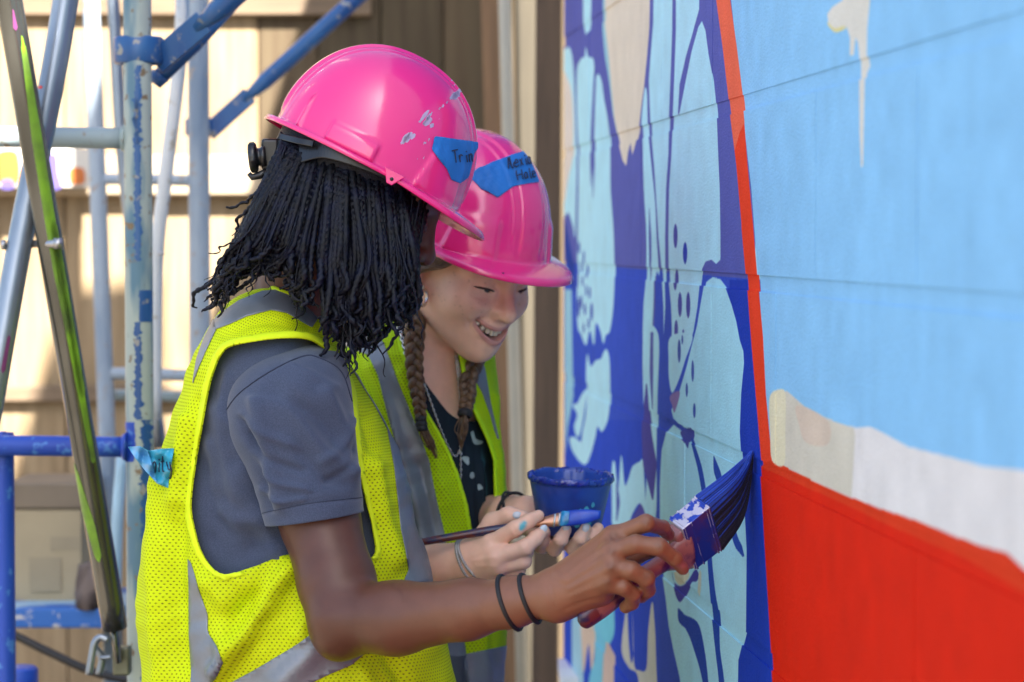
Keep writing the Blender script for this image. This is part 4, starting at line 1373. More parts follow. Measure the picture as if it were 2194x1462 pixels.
# hand, closed on the brush handle
MC = [P(1313, 1152, 2.722), P(1311, 1183, 2.708), P(1311, 1216, 2.702), P(1304, 1247, 2.706)]
wp = [P(1190, 1250, 2.745), P(1188, 1268, 2.738), P(1190, 1285, 2.738), P(1196, 1298, 2.742)]
for a, b, r in zip(wp, MC, (0.0125, 0.0128, 0.0122, 0.0112)): S.cone(a, b, 0.0165, r, 0.014)
S.cone(P(1200, 1290, 2.75), P(1290, 1270, 2.725), 0.017, 0.014, 0.014)
S.chain([MC[0], P(1384, 1121, 2.702), P(1420, 1131, 2.735), P(1432, 1146, 2.757)], [0.0108, 0.0093, 0.0080, 0.0072], 0.004)
S.chain([MC[1], P(1362, 1166, 2.692), P(1412, 1172, 2.690), P(1446, 1197, 2.702), P(1463, 1219, 2.713)], [0.0110, 0.0100, 0.0096, 0.0082, 0.0070], 0.0035)
S.chain([MC[2], P(1352, 1222, 2.690), P(1385, 1240, 2.694), P(1388, 1264, 2.712), P(1374, 1278, 2.726)], [0.0107, 0.0097, 0.0092, 0.0083, 0.0076], 0.003)
S.chain([MC[3], P(1336, 1258, 2.698), P(1356, 1273, 2.704), P(1354, 1292, 2.716), P(1340, 1301, 2.728)], [0.0100, 0.0090, 0.0084, 0.0077, 0.0071], 0.003)
S.chain([P(1200, 1270, 2.757), P(1270, 1225, 2.782), P(1345, 1195, 2.785), P(1398, 1178, 2.780)], [0.018, 0.0155, 0.0112, 0.009], 0.012)
for q in (P(1313, 1150, 2.714), P(1311, 1183, 2.700), P(1311, 1216, 2.694), P(1304, 1247, 2.699)): S.ball(q, 0.0095, 0.010)
# far (left) arm hangs behind the body
sh2, el2, wr2 = P(640, 850, 3.245), P(600, 1330, 3.29), P(680, 1720, 3.27)
S.cone(P(600, 800, 3.12), sh2, 0.045, 0.046, 0.02)
S.chain([sh2, el2, wr2], [0.046, 0.040, 0.025], 0.012)
for k_ in range(4): S.chain([wr2 + [0.01, 0.01 * (k_ - 1.5), -0.02], wr2 + [0.02, 0.017 * (k_ - 1.5), -0.09], wr2 + [0.025, 0.018 * (k_ - 1.5), -0.155 + 0.008 * abs(k_ - 1.4)]], [0.017, 0.0105, 0.008], 0.008)
S.chain([wr2 + [0.02, -0.02, -0.03], wr2 + [0.05, -0.035, -0.09]], [0.014, 0.009], 0.01)
V, Q = S.mesh(0.0017)
x, y, d = proj(V)
base = np.array([0.112, 0.042, 0.024])
colr = np.ones((len(V), 1)) * base
L = H1.inv(V)
# a lighter forearm and hand, pink nails
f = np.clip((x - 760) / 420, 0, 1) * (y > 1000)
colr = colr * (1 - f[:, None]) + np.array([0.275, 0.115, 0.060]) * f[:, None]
f = ((y < 1000) & (y > 380))[:, None]
colr = np.where(f, colr * np.array([1.0, 0.97, 1.0]), colr)
lips = np.exp(-(((L[:, 2] + 0.070) / 0.009) ** 2 + (L[:, 1] / 0.026) ** 2)) * (L[:, 0] > 0.082)
colr = colr * (1 - 0.5 * lips[:, None]) + 0.5 * lips[:, None] * np.array([0.24, 0.06, 0.055])
nl = np.exp(-((x - 1464) ** 2 + (y - 1213) ** 2) / 40.0) * (d < 2.72)
colr = colr * (1 - nl[:, None]) + nl[:, None] * np.array([0.42, 0.17, 0.16])
CREASE = [([(1384, 1112), (1392, 1124)], 3.5, -0.0007), ([(1378, 1110), (1384, 1124)], 3, -0.0005), ([(1408, 1161), (1414, 1178)], 3.5, -0.0008), ([(1401, 1160), (1405, 1178)], 3, -0.0006), ([(1447, 1190), (1440, 1204)], 3, -0.0006),
          ([(1380, 1228), (1392, 1240)], 3.5, -0.0008), ([(1374, 1230), (1384, 1246)], 3, -0.0005), ([(1350, 1264), (1360, 1274)], 3, -0.0007), ([(1303, 1142), (1318, 1156)], 4, -0.0005),
          ([(1215, 1232), (1262, 1195), (1310, 1160)], 6, 0.0010), ([(1215, 1245), (1265, 1214), (1308, 1186)], 6, 0.0011), ([(1220, 1262), (1265, 1237), (1308, 1217)], 6, 0.0010), ([(1225, 1277), (1268, 1260), (1302, 1247)], 6, 0.0008),
          ([(1180, 1236), (1182, 1262), (1190, 1300)], 4, -0.0006), ([(1171, 1238), (1173, 1266), (1180, 1304)], 3.5, -0.0005), ([(1212, 1306), (1250, 1290), (1290, 1282)], 5, -0.0008), ([(846, 1252), (858, 1262), (862, 1280)], 8, -0.0015), ([(1190, 1228), (1205, 1240)], 8, 0.0012)]
V = folds(V, Q[:, [0, 1, 2]], CREASE)
rk = np.random.default_rng(2)
mott = np.zeros(len(V))
for q in range(26):
    c = rk.uniform([600, 1050], [1400, 1400]); mott += rk.normal(0, 1) * np.exp(-((x - c[0]) ** 2 + (y - c[1]) ** 2) / rk.uniform(400, 3000))
colr = colr * (1 + 0.06 * np.clip(mott, -2, 2))[:, None]
for kx, ky in ((1386, 1118), (1411, 1169), (1386, 1236), (1356, 1270), (1313, 1150), (1311, 1183), (1311, 1216), (1304, 1247)):
    w = (np.exp(-((x - kx) ** 2 + (y - ky) ** 2) / 110.0) * (d < 2.74))[:, None]
    colr = colr * (1 - 0.25 * w)
body1 = mk('body', V, Q, m_skin1, p1, col=colr)

# eye, brow and lashes of the hidden profile
e = MB()
for yy_ in (-1, 1):
    e.tube([H1(0.0765, yy_ * 0.047, -0.003), H1(0.0862, yy_ * 0.033, -0.0045), H1(0.0835, yy_ * 0.021, -0.0055)], [0.0008, 0.0016, 0.0009], 6)
    e.tube([H1(0.068, yy_ * 0.054, 0.022), H1(0.082, yy_ * 0.036, 0.029), H1(0.089, yy_ * 0.014, 0.024)], [0.001, 0.0024, 0.0018], 6)
tag(e.make('eyebrows', m_locs, p1), kind='stuff')

# ---- T-shirt, vest
R1 = [(300, 1760, 985, 1760, 3.08, 0.170), (308, 1600, 985, 1600, 3.08, 0.170), (310, 1462, 973, 1462, 3.08, 0.168), (300, 1330, 945, 1330, 3.08, 0.163), (303, 1240, 923, 1240, 3.08, 0.160),
      (322, 1100, 884, 1100, 3.08, 0.160), (348, 980, 858, 990, 3.08, 0.165), (374, 900, 828, 920, 3.08, 0.170), (402, 820, 790, 855, 3.08, 0.172),
      (430, 750, 758, 800, 3.08, 0.168), (464, 690, 730, 752, 3.08, 0.150), (508, 645, 700, 705, 3.08, 0.120), (556, 620, 676, 668, 3.08, 0.088), (580, 612, 662, 648, 3.08, 0.074)]
V, Fq, uv = loft(R1, 110, 120, 2.35, inset=0.013)
TS = [([(440, 1000), (470, 1100), (540, 1160)], 24, -0.009), ([(520, 1010), (560, 1120), (600, 1190)], 20, 0.010), ([(470, 880), (500, 1000), (520, 1150)], 22, 0.009), ([(450, 950), (460, 1050), (500, 1130)], 12, 0.006), ([(500, 900), (520, 960), (545, 1000)], 7, 0.006), ([(492, 930), (505, 1000), (540, 1060)], 7, -0.006), ([(470, 1100), (520, 1120), (590, 1105)], 9, 0.007), ([(460, 1060), (520, 1080), (580, 1060)], 8, -0.005), ([(450, 1150), (510, 1185), (600, 1150)], 9, -0.007), ([(480, 1170), (540, 1205), (600, 1180)], 7, 0.006), ([(490, 800), (480, 850), (486, 900)], 8, 0.005)]
V = rumple(folds(V, Fq, TS), Fq, 0.0012)
tee = mk('t_shirt', V, Fq, m_tee, p1)
# sleeves (near and far)
def sleeve(dc, sgn):
    rr = [(640, 735, 648, 733, dc + sgn * 0.075, 0.012), (570, 748, 704, 745, dc + sgn * 0.060, 0.055), (515, 788, 738, 770, dc + sgn * 0.035, 0.076), (484, 862, 752, 826, dc + sgn * 0.01, 0.078), (497, 940, 759, 905, dc, 0.072),
          (535, 1020, 767, 985, dc - sgn * 0.008, 0.067), (557, 1085, 776, 1054, dc - sgn * 0.014, 0.066), (568, 1126, 781, 1095, dc - sgn * 0.016, 0.066)]
    return loft(rr[::-1], 80, 110, 2.1)
V, Fq, uv = sleeve(2.945, 1)
SL = [([(545, 860), (575, 980), (600, 1080)], 16, 0.008), ([(700, 840), (738, 930), (755, 1040)], 14, 0.007), ([(590, 830), (680, 900), (740, 960)], 20, -0.006), ([(520, 900), (560, 1000), (575, 1090)], 10, -0.006), ([(610, 850), (690, 960), (750, 1010)], 13, 0.005),
([(562, 1100), (650, 1080), (778, 1066)], 5, -0.0012), ([(640, 960), (690, 1020), (750, 1040)], 14, -0.006), ([(520, 890), (570, 930), (640, 960)], 8, 0.005), ([(530, 930), (580, 985), (650, 1010)], 7, -0.005), ([(545, 970), (590, 1030), (660, 1050)], 7, 0.005), ([(755, 900), (730, 960), (690, 990)], 8, 0.005), ([(762, 960), (735, 1010), (700, 1030)], 7, -0.005), ([(560, 1050), (600, 1075), (650, 1070)], 6, 0.004), ([(620, 780), (660, 800), (720, 830)], 9, 0.003), ([(540, 840), (600, 850), (650, 880)], 9, -0.003)]
V = rumple(folds(V, Fq, SL), Fq[:, ::1], 0.0007)
so_ = mk('sleeve', V, Fq, m_tee, tee)
solid(so_, 0.0016, -1)
SS = Surf(V, Fq)
mb = MB()
for ln, r in (([(478, 890), (513, 843), (580, 796), (646, 765), (680, 766), (730, 796), (754, 860)], 0.0009), ([(562, 1100), (650, 1081), (720, 1072), (776, 1066)], 0.0004)):
    p = SS.cast(cr(ln, 60), 0.0003)
    if len(p) > 3: mk('seam', *tube(p, r, 6), m_seam, so_)
Vf, Ff, _ = sleeve(3.215, -1)
solid(mk('sleeve', Vf, Ff, m_tee, tee), 0.0016, -1)

V, Fq, uv = loft(R1, 190, 200, 2.35)
VF = [([(467, 1440), (520, 1370), (570, 1290), (615, 1215)], 17, 0.0240), ([(500, 1330), (560, 1270), (600, 1210)], 26, -0.0150), ([(640, 1360), (680, 1280), (700, 1220)], 20, 0.0150), ([(345, 1000), (335, 1150), (338, 1300), (345, 1462)], 18, 0.0120),
      ([(385, 1100), (380, 1250), (392, 1420)], 18, -0.0120), ([(450, 1250), (490, 1300), (482, 1380)], 22, 0.0150), ([(480, 1230), (560, 1250), (640, 1215)], 26, 0.0090), ([(600, 1462), (680, 1380), (760, 1310)], 20, 0.0090),
      ([(476, 760), (540, 735), (640, 727), (710, 765)], 10, 0.0060), ([(480, 720), (560, 690), (660, 700)], 12, -0.0045), ([(400, 900), (385, 1000), (372, 1100)], 13, 0.0090), ([(425, 860), (412, 960), (400, 1060)], 12, -0.0060),
      ([(800, 1000), (815, 1100), (850, 1200)], 18, 0.0105), ([(780, 900), (800, 960)], 14, -0.0075), ([(830, 1400), (860, 1462), (880, 1540)], 18, -0.0105), ([(780, 1440), (800, 1500)], 18, 0.0090)]
V = rumple(folds(V, Fq, VF), Fq, 0.0016)
r5 = np.random.default_rng(8)
VS = Surf(V, Fq, uv)
ARM = closed([(476, 760), (500, 742), (580, 728), (650, 727), (690, 745), (720, 780), (746, 835), (757, 930), (766, 1000), (782, 1070), (798, 1140), (795, 1195), (700, 1196), (613, 1190), (540, 1216), (476, 1231), (436, 1188), (418, 1130), (411, 1080), (420, 1000), (437, 900), (450, 830), (462, 790)], 140)
ARMo = None
s_near = VS.scal(ARM)
s_far = VS.scal(ARM, False)
x, y, d = proj(VS.V)
hole = np.minimum(s_near, s_far)
top_cut = None
main = VS.cut(-hole + 0.0)
vest1 = mk('safety_vest', main.V, main.T, m_vest1, p1, uv=main.uv)
solid(vest1, 0.0012, 1)
# bindings round the armhole and at the collar
for sc in (s_near, s_far):
    b1 = VS.cut(np.maximum(-sc, sc - 11), 0.0016)
    b1.T = biggest(b1); us_ = np.unique(b1.T); rm_ = np.full(len(b1.V), -1); rm_[us_] = np.arange(len(us_)); b1.V, b1.uv, b1.T = b1.V[us_], b1.uv[us_], rm_[b1.T]
    solid(mk('binding', b1.V, b1.T, m_vest1b, vest1, uv=b1.uv), 0.0015, 1)
n_ = 200
colr_ = MB().tube(np.vstack([VS.V[-n_:], VS.V[-n_:-n_ + 3]]), 0.0042, 10)
colr_.make('collar_binding', m_vest1b, vest1)
for nm, poly in (('shoulder_tape', [(460, 690), (466, 680), (513, 647), (563, 627), (600, 624), (640, 640), (680, 680), (668, 705), (640, 688), (613, 673), (580, 667), (530, 680), (493, 697), (466, 707), (458, 704)]),
                 ('back_tape', [(461, 684), (466, 707), (447, 747), (428, 790), (414, 830), (424, 770), (440, 725)]),
                 ('side_tape', [(405, 1195), (412, 1208), (427, 1258), (447, 1318), (447, 1355), (467, 1385), (478, 1418), (467, 1441), (440, 1490), (436, 1560), (398, 1560), (413, 1435), (408, 1358), (408, 1275)]),
                 ('waist_tape', [(465, 1478), (540, 1438), (620, 1392), (675, 1352), (760, 1295), (830, 1260), (860, 1330), (755, 1425), (700, 1447), (650, 1472), (560, 1530), (440, 1560)]),
                 ('front_tape', [(745, 780), (770, 800), (800, 845), (830, 895), (862, 960), (880, 1040), (910, 1125), (945, 1248), (860, 1250), (873, 1222), (866, 1180), (856, 1135), (850, 1075), (842, 1003), (827, 920), (800, 870), (765, 815)])):
    decal(VS, poly, 0.0016, nm, m_refl, vest1, 0.0008)
    # the same tape on the far side
    decal(VS, poly, 0.0016, nm, m_refl, vest1, 0.0008, near=False)
# tape tab at the back with the written name
S_t = thing('tape_tag', 'crumpled turquoise tape tag with handwriting stuck to the back of the vest', 'tape', P(330, 1045, 2.99))
pts = [(274, 958), (300, 956), (318, 966), (345, 962), (373, 961), (366, 1000), (360, 1046), (336, 1036), (314, 1012), (292, 985)]
gx, gy = np.meshgrid(np.linspace(268, 380, 56), np.linspace(950, 1050, 50))
dep = 2.968 + 0.0045 * np.sin(gx / 7.0 + gy / 11) + 0.003 * np.sin(gy / 5.0 - gx / 13) - 0.00045 * (gx - 320)
m_tag = mat('turquoise_tape', (0.04, 0.36, 0.52), 0.35, 0.5, var=0.3, vscale=40, bump=0.5, bscale=60, bdist=0.001)
V = P(gx.ravel(), gy.ravel(), dep.ravel())
i = np.arange(49)[:, None] * 56; j = np.arange(55)[None, :]
Fq = np.stack([i + j, i + 56 + j, i + 57 + j, i + j + 1], -1).reshape(-1, 4)
TSf = Surf(V, Fq)
xx_, yy_, _ = proj(V)
tt = TSf.cut(polysd(xx_, yy_, pts))
solid(mk('tag_sheet', tt.V, tt.T, m_tag, S_t), 0.0005, 0)
V2 = P(gx.ravel(), gy.ravel(), dep.ravel() - 0.006 + 0.003 * np.sin(gx.ravel() / 4))
t2_ = Surf(V2, Fq).cut(polysd(xx_, yy_, [(274, 958), (300, 956), (316, 966), (328, 1000), (336, 1034), (314, 1012), (292, 985)]))
solid(mk('folded_corner', t2_.V, t2_.T, mat('sky_blue_tape', (0.10, 0.38, 0.68), 0.4, var=0.25, vscale=50), S_t), 0.0005, 0)
writing(TSf, letters('nity', 326, 1012, 13, 34, 0.99, -0.06), 0.0012, 0.0007, 'handwriting', m_ink, S_t)

# trousers and shoes below the frame
m_jean = mat('dark_denim', (0.03, 0.04, 0.08), 0.85, var=0.3, vscale=40)
m_shoe = mat('black_shoe', (0.02, 0.02, 0.02), 0.6)
def trousers(parent, hipc, dx, dy, hipw):
    S = Sdf()
    hx, hy, hz = hipc
    S.ell((hx, hy, hz - 0.02), (0.13, 0.15, 0.17), None, 0.03)
    for s_ in (-1, 1):
        k0 = np.array([hx, hy, hz - 0.1]) + np.array([dx, dy, 0]) * s_ * 0.08
        S.chain([k0, [k0[0] + 0.02, k0[1], 0.48], [k0[0], k0[1], 0.07]], [0.088, 0.066, 0.058], 0.03)
    V, Q = S.mesh(0.006)
    mk('trousers', V, Q, m_jean, parent)
    for s_ in (-1, 1):
        k0 = np.array([hx, hy, 0]) + np.array([dx, dy, 0]) * s_ * 0.08
        S = Sdf()
        fw = np.array([-dy, dx, 0]) if (-dy) > 0 or dx > 0 else np.array([dy, -dx, 0])
        S.chain([k0 + [0, 0, 0.055], k0 + fw * 0.09 + [0, 0, 0.04], k0 + fw * 0.17 + [0, 0, 0.032]], [0.05, 0.042, 0.032], 0.02)
        S.fn(lambda X: X[:, 2] - 0.004, k0, 0.3, 0.004, True)
        V, Q = S.mesh(0.006)
        mk('shoe', V, Q, m_shoe, parent)
trousers(p1, (P(640, 1600, 3.08)[0], P(640, 1600, 3.08)[1], 0.93), 0.0, 1.0, 0.16)

# ---- locs
def loc(mb, pts, r, n=8):
    p = cr(pts, 84)
    L_ = np.linspace(0, 1, 84)
    a0, a1, a2 = rl.uniform(0, 6.28, 3)
    am = 0.0042 * np.clip((L_ - 0.45) / 0.55, 0, 1) ** 1.3
    p = p + np.stack([np.sin(L_ * 19 + a0) + 0.6 * np.sin(L_ * 41 + a2), 0.8 * np.sin(L_ * 23 + a1), 0.5 * np.sin(L_ * 29 + a2)], 1) * am[:, None]
    rad = r * (0.85 + 0.25 * np.sin(L_ * 40 + pts[0][0] * 900) * 0.5) * np.interp(L_, [0, 0.1, 0.6, 0.9, 1], [0.9, 1, 0.9, 0.62, 0.25])
    mb.add(*tube(p, rad, n, twist=400.0, lob=0.30))
rl = np.random.default_rng(21)
mb = MB()
ends = np.array([[0.0, 468, 655], [0.06, 448, 660], [0.10, 478, 630], [0.15, 505, 592], [0.22, 570, 592], [0.29, 632, 650], [0.35, 676, 725], [0.42, 716, 770], [0.49, 745, 795], [0.56, 775, 765], [0.64, 805, 745], [0.74, 832, 715], [0.86, 856, 690], [1.0, 876, 640]])
mids = np.array([[0.0, 545, 470], [0.06, 540, 480], [0.12, 550, 500], [0.20, 600, 510], [0.30, 660, 530], [0.38, 700, 550], [0.46, 740, 560], [0.54, 775, 560], [0.62, 800, 560], [0.72, 832, 560], [0.85, 860, 560], [1.0, 888, 545]])
for side, cnt in ((-1, 185), (1, 75)):
    for q in range(cnt):
        s_ = rl.uniform(0, 0.97) if q > 18 else rl.uniform(0.0, 0.25)
        lay = rl.uniform(0, 1) ** 0.8
        rx, ry = 606 + (902 - 606) * s_, 300 + (425 - 300) * s_
        wd = 0.085 * math.sin(math.pi * (0.18 + 0.70 * s_)) ** 0.6
        dr = 3.03 + side * (wd * (0.80 + 0.10 * lay))
        ln = rl.uniform(0.60, 1.06)
        ex = np.interp(s_, ends[:, 0], ends[:, 1]) + rl.normal(0, 15)
        ey = np.interp(s_, ends[:, 0], ends[:, 2]) + rl.normal(0, 14)
        mx, my = np.interp(s_, mids[:, 0], mids[:, 1]) + rl.normal(0, 10), np.interp(s_, mids[:, 0], mids[:, 2])
        ex, ey = mx + (ex - mx) * ln, my + (ey - my) * ln
        dm = 3.03 + side * (wd * 0.95 + 0.012 + 0.014 * lay)
        de = 3.03 + side * (wd * 0.80 + 0.018 + 0.020 * lay + rl.normal(0, 0.006)) + (0.012 if s_ < 0.2 else 0)
        a = np.array([rx, ry, dr]); b = np.array([mx, my, dm]); c_ = np.array([ex, ey, de])
        p0 = a + (b - a) * 0.45 + [0, -6, side * 0.008]
        p2 = b + (c_ - b) * 0.5 + [rl.normal(0, 9), 0, rl.normal(0, 0.006)]
        p3 = b + (c_ - b) * 0.8 + [rl.normal(0, 12), 0, rl.normal(0, 0.008)]
        A = np.array([a, p0, b, p2, p3, c_])
        loc(mb, P(A[:, 0], A[:, 1], A[:, 2]), rl.uniform(0.0032, 0.0052), 7)
# loose locs over the face, one long thin one, a few flyaways at the back
for pts in ([(912, 430, 2.985), (902, 500, 2.972), (890, 560, 2.970), (885, 620, 2.975), (870, 670, 2.98)],
            [(905, 430, 2.98), (893, 500, 2.965), (884, 570, 2.962), (874, 640, 2.965), (852, 668, 2.97)],
            [(918, 436, 3.0), (908, 480, 2.985), (896, 530, 2.975), (899, 600, 2.972), (880, 690, 2.965)],
            [(760, 420, 2.95), (752, 560, 2.93), (750, 690, 2.925), (757, 760, 2.92), (762, 806, 2.915)],
            [(612, 330, 2.98), (570, 390, 2.98), (530, 430, 2.99), (485, 448, 3.0)],
            [(620, 345, 2.97), (570, 410, 2.975), (520, 460, 2.985), (497, 505, 2.99)],
            [(618, 350, 3.0), (560, 440, 3.0), (505, 510, 3.0), (478, 580, 3.0), (462, 640, 3.0)],
            [(640, 420, 2.96), (590, 540, 2.95), (540, 600, 2.97), (480, 632, 2.98), (438, 655, 2.99)]):
    A = np.array(pts)
    loc(mb, P(A[:, 0], A[:, 1], A[:, 2]), 0.0026, 7)
for q in range(34):
    s_ = rl.uniform(0, 1)
    ex = np.interp(s_, ends[:, 0], ends[:, 1]) + rl.normal(0, 22); ey = np.interp(s_, ends[:, 0], ends[:, 2]) + rl.normal(0, 26)
    mx, my = np.interp(s_, mids[:, 0], mids[:, 1]) + rl.normal(0, 14), np.interp(s_, mids[:, 0], mids[:, 2])
    A = np.array([(606 + 296 * s_, 310 + 120 * s_, 2.955), (mx, my, 2.925 + rl.normal(0, 0.006)), ((mx + ex) / 2 + rl.normal(0, 12), (my + ey) / 2, 2.925), (ex, ey, 2.925 + rl.normal(0, 0.012))])
    loc(mb, P(A[:, 0], A[:, 1], A[:, 2] + 0.02 * abs(s_ - 0.5)), rl.uniform(0.0009, 0.0020), 6)
# scalp hair that carries the locs
SC = Sdf()
SC.ell(H1(-0.018, 0, 0.035), (0.100, 0.082, 0.093), H1.R, 0.01)
SC.cone(H1(-0.05, 0, 0.0), H1(-0.055, 0.0, -0.065), 0.066, 0.050, 0.02)
SC.fn(lambda X: np.minimum(H1.inv(X)[:, 0] - 0.055, 1) * -1 if False else -(0.050 - H1.inv(X)[:, 0]), H1(0, 0, 0), 0.4, 0.004)
SC.p.pop()
V, Q = SC.mesh(0.004)
Lh = H1.inv(V)
keepv = (Lh[:, 0] < 0.052 - np.clip(-Lh[:, 2] - 0.0, 0, 1) * 0.25)
Q = Q[keepv[Q].all(1)]
us = np.unique(Q); rm = np.full(len(V), -1); rm[us] = np.arange(len(us))
mb.add(V[us], rm[Q])
hair1 = mb.make('hair', m_locs, p1)

# ---- hair ties at the wrist
def band(c0, c1, ctr, r, tr, name, m, parent, sq=1.0, tilt=None):
    ax = nrm(np.asarray(c1) - np.asarray(c0))
    if tilt is not None: ax = nrm(ax + np.asarray(tilt))
    u = nrm(np.cross(ax, [0, 1, 0.01])); w = np.cross(ax, u)
    t = np.linspace(0, 2 * math.pi, 49)
    p = np.asarray(ctr) + r * (np.cos(t)[:, None] * u * sq + np.sin(t)[:, None] * w)
    return mk(name, *tube(p, tr, 8, caps=False), m, parent)
axd0, axd1 = P(1000, 1306, 2.795), wr
band(axd0, axd1, P(1092, 1292, 2.768), 0.0302, 0.0028, 'hair_tie', m_elastic, p1, 1.02, tilt=(0, 0.25, 0.12))
band(axd0, axd1, P(1135, 1283, 2.757), 0.0270, 0.0026, 'hair_tie', m_elastic, p1, 1.02, tilt=(0, 0.28, 0.12))

# ---- the hard hat with tape, scrapes and the black head band
hat1, shell1, HS1 = hard_hat(HH1, 'hot pink hard hat with scraped paint worn over black locs, nearest the viewer')
solidless = None
decal(HS1, [(930, 292), (1003, 302), (1030, 306), (1015, 330), (1003, 380), (985, 393), (966, 386), (955, 360), (942, 346), (924, 320)], 0.0006, 'name_tape', m_tape, hat1, 0.0005, wr=0.0007, wx=935)
writing(HS1, letters('Trin', 968, 350, 13, 27, 0.985, -0.10), 0.0026, 0.0008, 'handwriting', m_ink, hat1)
def sliver(cx, cy, ln, w):
    a = np.array([0.62, -0.78]) ; b = np.array([0.78, 0.62])
    t = np.linspace(-0.5, 0.5, 7)
    e1 = w * 0.5 * (1 - (2 * t) ** 2 * 0.6) * rl.uniform(0.5, 1.3, 7); e2 = w * 0.5 * (1 - (2 * t) ** 2 * 0.6) * rl.uniform(0.5, 1.3, 7)
    c = np.array([cx, cy]) + t[:, None] * ln * a
    return np.vstack([c + e1[:, None] * b, (c - e2[:, None] * b)[::-1]])
for cx, cy, ln, w, n, sp in ((878, 298, 30, 9, 5, 6), (916, 258, 34, 8, 4, 6), (930, 256, 22, 6, 3, 5), (974, 205, 26, 8, 3, 3), (911, 306, 10, 4, 3, 5), (900, 344, 8, 3, 5, 9), (918, 356, 8, 3, 4, 7), (952, 232, 12, 4, 3, 6), (966, 181, 8, 3, 3, 5), (893, 272, 8, 2.5, 3, 6)):
    for q in range(n):
        decal(HS1, sliver(cx + rl.normal(0, sp), cy + rl.normal(0, sp), 1.35 * ln * rl.uniform(0.4, 1.0), 1.5 * w * rl.uniform(0.5, 1.0)), 0.0003, 'scrape', m_scuff, hat1, 0)
# chin strap lug under the rim
lug = HH1(0.012, -0.112, 0.0)
V = np.array([HH1(x_, -0.113 + t_, z_) for t_ in (-0.0015, 0.0015) for x_, z_ in ((0.002, 0.003), (0.029, 0.003), (0.019, -0.013), (0.012, -0.013))])
bevel(mk('strap_lug', V, [[0, 1, 2, 3], [7, 6, 5, 4], [0, 4, 5, 1], [1, 5, 6, 2], [2, 6, 7, 3], [3, 7, 4, 0]], m_pink, hat1, smooth=False), 0.001, 2)
mk('lug_hole', *tube([HH1(0.0155, -0.1152, -0.0065), HH1(0.0155, -0.1142, -0.0065)], 0.0022, 14), m_strap, hat1)
# head band: a strip that wraps round the hair from the ratchet to the sides
def ribbon(path, wid, th, name, m, parent, up):
    path = np.asarray(path); n = len(path)
    t = nrm(np.gradient(path, axis=0))
    u = nrm(np.asarray(up) - t * (t @ np.asarray(up))[:, None])
    nn = np.cross(t, u)
    w = np.asarray(wid)[:, None] / 2
    V = np.concatenate([path + u * w + nn * th, path - u * w + nn * th, path - u * w - nn * th, path + u * w - nn * th])
    Fl = []
    for a in range(n - 1):
        for c in range(4):
            c2 = (c + 1) % 4
            Fl.append([c * n + a, c2 * n + a, c2 * n + a + 1, c * n + a + 1])
    Fl += [[0, n, 2 * n, 3 * n], [n - 1, 4 * n - 1, 3 * n - 1, 2 * n - 1]]
    o = mk(name, V, Fl, m, parent, smooth=False)
    bevel(o, 0.0012, 2)
    return o
for sd in (-1, 1):
    q = np.array([(572, 332, 0.0), (600, 331, 0.045), (640, 328, 0.068), (672, 322, 0.083), (700, 322, 0.092), (745, 335, 0.095), (800, 357, 0.092), (840, 376, 0.088)])
    pth = cr(P(q[:, 0], q[:, 1], 3.03 + sd * q[:, 2]), 40)
    wid = np.interp(np.linspace(0, 1, 40), [0, 0.12, 0.3, 0.42, 0.55, 0.8, 1], [0.030, 0.030, 0.028, 0.024, 0.020, 0.017, 0.014])
    ribbon(pth, wid, 0.0012, 'head_band', m_strap, hat1, HH1.R[2])
    q = np.array([(600, 292, 0.05), (640, 302, 0.080), (672, 308, 0.088)])
    ribbon(cr(P(q[:, 0], q[:, 1], 3.03 + sd * q[:, 2]), 14), np.full(14, 0.008), 0.001, 'band_hanger', m_strap, hat1, HH1.R[2])
kb = P(573, 333, 3.03)
bevel(MB().box(P(584, 333, 3.03), (0.011, 0.030, 0.019), None).make('ratchet_case', m_strap, hat1, smooth=False), 0.004, 3)
kax = nrm(P(530, 338, 3.03) - P(590, 332, 3.03))
V, Fc = lathe([(0.001, 0.0), (0.012, 0.0), (0.0125, 0.004), (0.0105, 0.006), (0.0105, 0.010), (0.0165, 0.011), (0.0175, 0.013), (0.0175, 0.018), (0.016, 0.020), (0.001, 0.0205)], 40, P(570, 335, 3.0), kax,
              wob=lambda k, t: (0.0009 * np.sign(np.sin(t * 18)) * ((k > 5) & (k < 8)), 0 * t))
mk('ratchet_knob', V, Fc, m_strap, hat1)
mk('band_tail', *tube(P(np.array([575, 556, 540, 533]), np.array([368, 376, 380, 372]), 3.0), [0.005, 0.005, 0.004, 0.003], 10), m_strap, hat1)
# sticker under the peak
HSu = HS1
# ================================================================== WIDE BRUSH IN THE FRONT PERSON'S HAND
m_handle = mat('pink_wood_handle', (0.30, 0.115, 0.105), 0.4, 0.5, col2=(0.07, 0.015, 0.06), vscale=28, contrast=(0.48, 0.56), coat=0.3)
m_handle_red = mat('handle_end_red', (0.13, 0.026, 0.03), 0.4, 0.5, col2=(0.02, 0.015, 0.06), vscale=45, contrast=(0.48, 0.58), coat=0.3)
m_ferr = mat('chrome_ferrule', (0.66, 0.60, 0.66), 0.25, 0.5, col2=(0.03, 0.07, 0.42), vscale=75, contrast=(0.50, 0.54), metal=0.35, bump=0.1, bscale=150)
m_ferr_b = mat('paint_covered_ferrule', (0.012, 0.030, 0.22), 0.28, 0.5, col2=(0.07, 0.03, 0.10), vscale=35, contrast=(0.45, 0.6), coat=0.3)
m_bris = mat('dark_bristle', (0.009, 0.007, 0.016), 0.45, 0.4, col2=(0.016, 0.010, 0.022), vscale=400, stretch=(1, 1, 1), bump=0.6, bscale=500)
